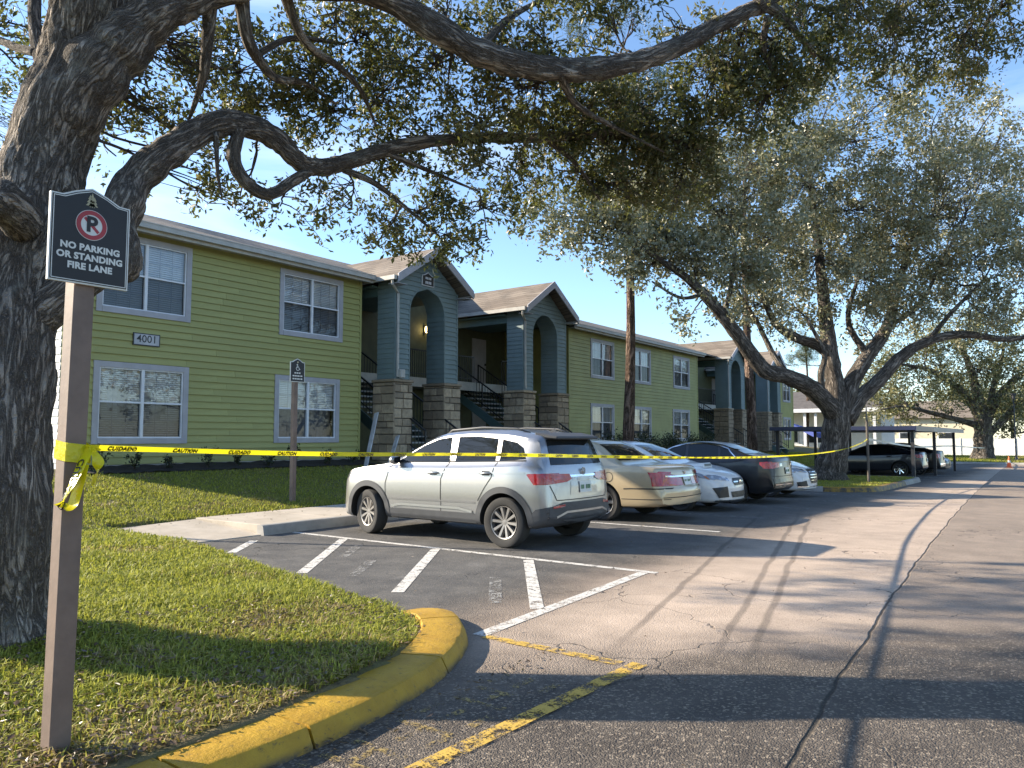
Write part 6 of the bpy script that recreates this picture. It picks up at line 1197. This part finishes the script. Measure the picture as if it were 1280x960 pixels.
# ------------------------------------------------------------------ the far oak
rng = np.random.default_rng(13); OB3 = tuple(at(1228, 575, 66)); OAK3 = empty('live_oak', OB3, 0, 'far oak with low limbs standing in front of the white fence', 'tree')
lb = Limbs(); samp = []
fork([(1228, 577, 66, 1.1), (1229, 560, 66, 0.78), (1229, 540, 66, 0.72), (1227, 522, 66, 0.70)], [(1227, 525, 66, 0.5), (1212, 500, 66, 0.36), (1190, 480, 65, 0.28), (1160, 462, 64, 0.18), (1125, 455, 63, 0.1)], [(1228, 525, 66, 0.5), (1222, 495, 66, 0.42), (1216, 470, 66, 0.34), (1205, 440, 66, 0.2), (1195, 415, 66, 0.1)], [(1230, 525, 66, 0.5), (1246, 500, 66, 0.36), (1262, 480, 66, 0.3), (1285, 465, 66.5, 0.22), (1330, 455, 67, 0.12)], [(1234, 545, 66, 0.34), (1252, 527, 66, 0.28), (1270, 508, 66, 0.24), (1300, 495, 66, 0.18), (1340, 490, 66, 0.1)], [(1222, 532, 66, 0.3), (1195, 524, 65, 0.22), (1160, 515, 64, 0.18), (1130, 508, 63, 0.1), (1100, 512, 62, 0.05)], [(1235, 530, 66, 0.3), (1240, 490, 66, 0.25), (1250, 460, 66, 0.18), (1255, 430, 66, 0.1)])
NB = []
for px, py, rx, ry, cnt in ((1110, 485, 34, 22, 60), (1100, 505, 26, 16, 40), (1135, 460, 38, 22, 70), (1140, 500, 36, 16, 60), (1175, 440, 40, 24, 80), (1175, 480, 40, 22, 80), (1190, 512, 34, 10, 40), (1215, 425, 40, 26, 80), (1215, 460, 40, 26, 80), (1255, 430, 40, 28, 80), (1255, 470, 36, 22, 70), (1290, 450, 40, 30, 80), (1285, 500, 30, 18, 50), (1155, 425, 40, 20, 60), (1245, 505, 26, 12, 26), (1085, 470, 26, 24, 40), (1330, 470, 40, 40, 70), (1110, 445, 30, 18, 40), (1200, 395, 40, 20, 60), (1260, 395, 40, 20, 60), (1120, 520, 18, 8, 16)):
    NB.append((at(px, py, 65), (rx * 65 / F_PX, 3.0, ry * 65 / F_PX), cnt))
LV, LF = grow(lb, samp, NB, None, 24, 0.24, 0.45, rng, 0.02, 0.09, asp=0.5, quads=True, fine=0.25, clump=0.8)
lb.build('trunk', M_BARK2, OAK3, OB3); np_mesh('crown', LV - np.array(OB3), LF, M_LEAFF, OAK3)['kind'] = 'stuff'
# ------------------------------------------------------------------ background trees behind the fence and houses
rng = np.random.default_rng(14)
def round_tree(x, y, h, rad, label, m, cnt=60, trunk=0.3, zb=-0.4):
    o = empty('background_tree', (x, y, zb), 0, label, 'tree', 'trees beyond the houses'); lb_ = Limbs(); P = spline([(x, y, zb), (x + 0.2, y, zb + h * 0.3), (x - 0.1, y + 0.2, zb + h * 0.6), (x, y, zb + h * 0.9)], 4); r = np.linspace(trunk, 0.05, len(P)); lb_.add(P, r, 8); sm = [(*p, q) for p, q in zip(P, r)]
    B_ = [((x + rng.normal(0, rad * 0.45), y + rng.normal(0, rad * 0.45), zb + h * rng.uniform(0.4, 0.95)), (rad * 0.45, rad * 0.45, rad * 0.35), cnt) for _ in range(10)]
    V, F_ = grow(lb_, sm, B_, None, 16, 0.32, 0.5, rng, 0.02, 0.08, asp=0.55, quads=True, fine=0.1, clump=0.7); lb_.build('trunk', M_BARK2, o, (x, y, zb)); np_mesh('crown', V - np.array((x, y, zb)), F_, m, o)['kind'] = 'stuff'
round_tree(-24, 118, 11, 5, 'rounded green tree above the pool house roof', M_LEAFF); round_tree(-10, 122, 10, 5, 'rounded green tree behind the cream house', M_LEAFF); round_tree(1, 112, 11, 6, 'rounded green tree behind the white fence, right of the cream house', M_LEAFF); round_tree(-5, 106, 8, 4.5, 'low bushy tree behind the white fence beside the cream house', M_LEAFF); round_tree(9, 104, 9, 5, 'bushy tree behind the right end of the white fence', M_LEAFF); round_tree(-26, 100, 8, 4.5, 'bushy tree left of the cream house', M_LEAFF); round_tree(-36, 112, 9, 5, 'rounded green tree far left of the pool house', M_LEAFM)
for i_, (x_, y_, h_) in enumerate(((17, -6, 9), (20, 7, 10), (18, 20, 9.5), (21, 33, 10), (19, 47, 9))): round_tree(x_, y_, h_, 5.0, 'unseen tree added across the road for reflections, %s from the near end' % ('first', 'second', 'third', 'fourth', 'fifth')[i_], M_LEAFM, 26, 0.3, -0.1)  # unseen row of trees, added so the window panes reflect foliage
def pine(px, py, d, r, h, label, crown_r=2.6, lean=0.0, z0=None):
    b = at(px, py, d); b.z = z0 if z0 is not None else b.z; o = empty('pine_tree', b, 0, label, 'tree', 'pine trees'); lb_ = Limbs(); n = 26
    P = np.array([(b.x + lean * f + 0.12 * math.sin(f * 5 + px), b.y + 0.1 * math.sin(f * 4), b.z - 0.2 + h * f) for f in np.linspace(0, 1, n)]); rr_ = np.linspace(r, r * 0.25, n); lb_.add(P, rr_, 14, 0.0, 0.10, px); sm = [(*p, q) for p, q in zip(P[int(n * 0.55):], rr_[int(n * 0.55):])]
    B_ = [((P[-1][0] + rng.normal(0, crown_r * 0.5), P[-1][1] + rng.normal(0, crown_r * 0.5), b.z + h * rng.uniform(0.72, 1.02)), (1.0, 1.0, 0.6), 26) for _ in range(16)]
    V, F_ = grow(lb_, sm, B_, None, 26, 0.26, 0.22, rng, 0.012, 0.04, asp=0.07, quads=True, fine=0.4, clump=0.2); lb_.build('trunk', M_PINE, o, b); np_mesh('crown', V - np.array(b), F_, M_NEEDLE, o)['kind'] = 'stuff'
pine(785, 580, 26.3, 0.215, 15, 'tall straight pine trunk standing before the green wing', z0=0.45); pine(938, 565, 39, 0.27, 16, 'second pine trunk crossing behind the oak limb', z0=0.6)
pine(1010, 560, 75, 0.2, 12.2, 'distant green pine showing left of the big oak trunk', 1.8, z0=-0.4)
pine(-120, 520, 26, 0.22, 12.5, 'pine outside the left edge beyond the near oak', 2.4, z0=0.8)

# ------------------------------------------------------------------ shrubs by the wall, mulch
def bed(y0, y1):
    o = grid('mulch_bed', -17.18, -16.25, y0, y1, 0.15, lambda X, Y: lawn_z(X, Y) + 0.03, M_MULCH, 0.012)
bed(7.6, 15.8); bed(28.0, 42.0)
rng = np.random.default_rng(15)
def shrub(x, y, h, w_, label, n=130, ls=0.085, group='small shrubs along the green wall'):
    z = float(lawn_z(np.array([x]), np.array([y]))[0]) + 0.02; o = empty('shrub', (x, y, z), 0, label, 'shrub', group); lb_ = Limbs(); C = []
    for k in range(7):
        a = rng.uniform(0, 6.28); t = np.array((math.cos(a) * w_ * rng.uniform(0.3, 1), math.sin(a) * w_ * rng.uniform(0.3, 1), h * rng.uniform(0.7, 1.05))); P = spline([(0, 0, 0), t * 0.5 + rng.normal(0, 0.02, 3), t], 3); lb_.add(P, np.linspace(0.009, 0.004, len(P)), 4, lump=0); f = rng.uniform(0.2, 1.0, n // 7); C.append(t[None] * f[:, None] + rng.normal(0, w_ * 0.22, (n // 7, 3)))
    V, F_ = leaves(np.vstack(C), ls, 0.45, rng, -0.4); lb_.build('stem', M_BARK2, o, (0, 0, 0)); np_mesh('foliage', V, F_, M_SHRUB, o)['kind'] = 'stuff'
ORD = ('first', 'second', 'third', 'fourth', 'fifth', 'sixth', 'seventh', 'eighth', 'ninth')
for i, y in enumerate((8.05, 8.75, 9.6, 10.5, 11.35, 12.2, 13.1, 14.1, 15.2)): shrub(-16.62 + 0.1 * math.sin(i * 3), y, 0.40 + 0.12 * math.sin(i * 2.1 + 1), 0.20, 'small dark shrub by the green wall, %s from its near corner' % ORD[i])
for i, y in enumerate((29.2, 30.5, 31.8, 33.1, 34.4, 35.7, 37.0, 38.3, 39.6)): shrub(-15.9, y, 1.15, 0.62, 'dark hedge bush before the far green wing, %s from the second tower' % ORD[i], 900, 0.11, 'hedge bushes before the far wing')

# ------------------------------------------------------------------ island under the big oak
ILP = np.array([(-9.9, 24.0), (-5.6, 24.0), (-5.0, 24.3), (-4.65, 25.0), (-4.6, 33.2), (-5.0, 33.9), (-9.9, 34.0)])
grid('island_ground', -10.2, -4.4, 23.8, 34.2, 0.12, lambda X, Y: GZ(Y) - 0.06 + 0.19 * np.clip((sdist(X, Y, ILP) + 0.02) / 0.12, 0, 1) + 0.0 * X, M_SOIL, 0.004)
ik = tag(empty('island_kerb'), kind='structure')
pth = spline([(-9.9, 24.0), (-8, 24.0), (-6.2, 24.0), (-5.4, 24.12), (-4.85, 24.6), (-4.65, 25.3), (-4.62, 27), (-4.62, 30), (-4.62, 32.5), (-4.8, 33.6), (-5.4, 33.98), (-7, 34), (-9.9, 34)], 7); i0 = 10
for a, b, m in ((0, 16, M_KERBG), (16, 48, M_YKERB), (48, len(pth), M_KERBG)): sweep_kerb('kerb_section', pth[a:min(b + 1, len(pth))], m, ik, width=0.16, h=0.15)

# ------------------------------------------------------------------ grass, dry leaves
def grass_mat():
    g = G('grass_blades'); r = g.rnd(); n = g.noise(0.9, 4, 0.65); x, y, z = g.sep()
    dry = g.math('ADD', g.ramp(n, 0.50, 0.68, 0.0, 0.62), g.math('MULTIPLY', g.ramp(x, -4.5, -3.4), g.ramp(y, 4.4, 1.6, 0.35, 0.62)))
    col = g.mix(r, (0.19, 0.235, 0.032), (0.53, 0.52, 0.10)); dc = g.mix(g.ramp(r, 0.2, 0.9), (0.22, 0.15, 0.07), (0.56, 0.44, 0.23))
    r2 = g.math('FRACT', g.math('MULTIPLY', r, 37.3)); col = g.mix(g.ramp(g.math('SUBTRACT', dry, r2), -0.05, 0.1), col, dc)
    tr = g.n('ShaderNodeBsdfTranslucent'); g.put(tr, 0, g.mix(0.5, col, (0.25, 0.25, 0.03))); pb = g.bsdf(Base_Color=col, Roughness=0.55, Specular_IOR_Level=0.3); ms = g.n('ShaderNodeMixShader'); g.put(ms, 0, 0.48); g.t.links.new(pb, ms.inputs[1]); g.t.links.new(tr.outputs[0], ms.inputs[2]); return g.done(ms.outputs[0])
M_GRASS = grass_mat(); rng = np.random.default_rng(16)
def blades(X, Y, Z, h, wd, name, m=None, lean=1.15):
    n = len(X); a = rng.uniform(0, 2 * math.pi, n); hh = h * rng.uniform(0.5, 1.3, n); ww = wd * rng.uniform(0.7, 1.3, n) / 2; s = np.stack([np.cos(a), np.sin(a), 0 * a], 1); d = np.stack([-np.sin(a), np.cos(a), 0 * a], 1); B0 = np.stack([X, Y, Z - 0.012], 1)
    l1 = rng.uniform(0.05, lean, n)[:, None]; up = np.array([0, 0, 1.0])[None]; H = hh[:, None]; M1 = B0 + up * H * 0.62 + d * H * l1 * 0.5; T1_ = B0 + up * H * (1.0 - 0.35 * l1) + d * H * l1 * 1.4; W = ww[:, None]
    V = np.stack([B0 - s * W, B0 + s * W, M1 + s * W * 0.75, T1_, M1 - s * W * 0.75], 1).reshape(-1, 3); b = np.arange(n)[:, None] * 5
    F3 = np.vstack([b + np.array([[0, 1, 2]]), b + np.array([[0, 2, 4]]), b + np.array([[4, 2, 3]])]); return tag(np_mesh(name, V, F3, m or M_GRASS), kind='stuff')
def scatter(x0, x1, y0, y1, n, dens=None, P=LP, marg=0.10, zf=lawn_z):
    X = rng.uniform(x0, x1, n); Y = rng.uniform(y0, y1, n); k = sdist(X, Y, P) > marg * (0.1 + 1.3 * rng.random(n)); fwd = -X * math.sin(YAW) + Y * math.cos(YAW); lat = X * math.cos(YAW) + Y * math.sin(YAW); k &= (fwd > 1.2) & (np.abs(lat) < fwd * 1.2 + 1.5)
    if dens: k &= rng.random(n) < dens(np.hypot(X, Y))
    X, Y = X[k], Y[k]; return X, Y, zf(X, Y)
X, Y, Z = scatter(-15.5, -3.1, -2.2, 6.3, 860000, lambda d: np.clip((4.2 / d) ** 1.7, 0.10, 1)); hgt = 0.055 + 0.04 * np.clip(np.array([noise.noise(Vector((x * 1.3, y * 1.3, 0))) for x, y in zip(X, Y)]) + 0.3, 0, 1)
k = ((sdist(X, Y) > 0.155 + 0.03 * rng.random(len(X))) | (X < -4.7)) & (rng.random(len(X)) < np.clip(1.25 - 1.0 * np.exp(-((X + 3.5) ** 2) / 0.5) * np.clip((3.2 - Y) / 1.2, 0, 1), 0.25, 1)); tg = blades(X[k], Y[k], Z[k], hgt[k], 0.0085 + 0.0006 * np.hypot(X, Y)[k], 'grass'); tag(tg, 'coarse green and straw lawn grass round the near oak', 'grass')
X, Y, Z = scatter(-16.25, -11.9, 6.0, 24.0, 110000, lambda d: np.clip((15 / d) ** 1.5, 0.2, 1)); tg = blades(X, Y, Z, 0.06, 0.014, 'grass'); tag(tg, 'short lawn grass between the sidewalk and the building', 'grass')
X, Y, Z = scatter(-16.25, -11.9, 24.0, 60.0, 30000); tg = blades(X, Y, Z, 0.09, 0.03, 'grass'); tag(tg, 'lawn grass before the far wing', 'grass')
X, Y, Z = scatter(-30, -14, 1.0, 8.0, 16000, marg=0.0); k = ~((X < -17.2) & (Y > 7.3)); tg = blades(X[k], Y[k], Z[k], 0.08, 0.03, 'grass'); tag(tg, 'lawn grass at the near end of the building', 'grass')
X, Y, Z = scatter(-9.9, -4.6, 24, 34, 24000, None, ILP, 0.12, lambda X, Y: GZ(Y) + 0.13); tg = blades(X, Y, Z, 0.06, 0.018, 'grass'); tag(tg, 'thin grass on the big oak island', 'grass')
X = rng.uniform(-20, 6, 30000); Y = rng.uniform(66.3, 91, 30000); tg = blades(X, Y, GZ(Y) + 0.1, 0.12, 0.06, 'grass'); tag(tg, 'sunlit grass before the white fence', 'grass')
M_DRYL = leaf_mat('dry_fallen_leaves', (0.06, 0.035, 0.02), (0.12, 0.075, 0.042), (0.19, 0.13, 0.075), 0.1)
def litter(name, label, X, Y, Z, s):
    C = np.stack([X, Y, Z + rng.uniform(0.0, 0.03, len(X))], 1); V, F_ = leaves(C, s, 0.45, rng, 0.0, 0.5); V = V.reshape(-1, 4, 3); V[:, :, 2] = C[:, None, 2] + (V[:, :, 2] - C[:, None, 2]) * 0.35; tag(np_mesh(name, V.reshape(-1, 3), F_, M_DRYL), label, 'leaves', kind='stuff')
X, Y, Z = scatter(-5.6, -3.25, -0.5, 4.9, 26000, lambda d: np.where(d < 3.9, 0.9, 0.25)); k = ((sdist(X, Y) > 0.13) | (rng.random(len(X)) < 0.06)) & (rng.random(len(X)) < np.clip(np.exp((-3.3 - X) / -0.5 * -1) * (0.35 + 0.65 * (Y < 2.7)), 0, 1) + 0.04); litter('fallen_leaves', 'brown fallen leaves lying in the grass by the yellow kerb', X[k], Y[k], Z[k] + 0.03 * rng.random(int(k.sum())), 0.05)
X = np.concatenate([rng.uniform(-9.8, -1.2, 260), -3.0 + np.abs(rng.normal(0, 0.09, 160))]); Y = np.concatenate([rng.uniform(2.5, 16, 260), rng.uniform(1.2, 4.6, 160)]); k = sdist(X, Y) < -0.15; litter('fallen_leaves', 'scattered dry leaves on the asphalt', X[k], Y[k], GZ(Y[k]) + 0.006, 0.045)
X = rng.uniform(-11.9, -10.2, 90); Y = rng.uniform(6.2, 10.5, 90); litter('fallen_leaves', 'dry leaves on the pale sidewalk', X, Y, 0 * X + 0.155, 0.05)
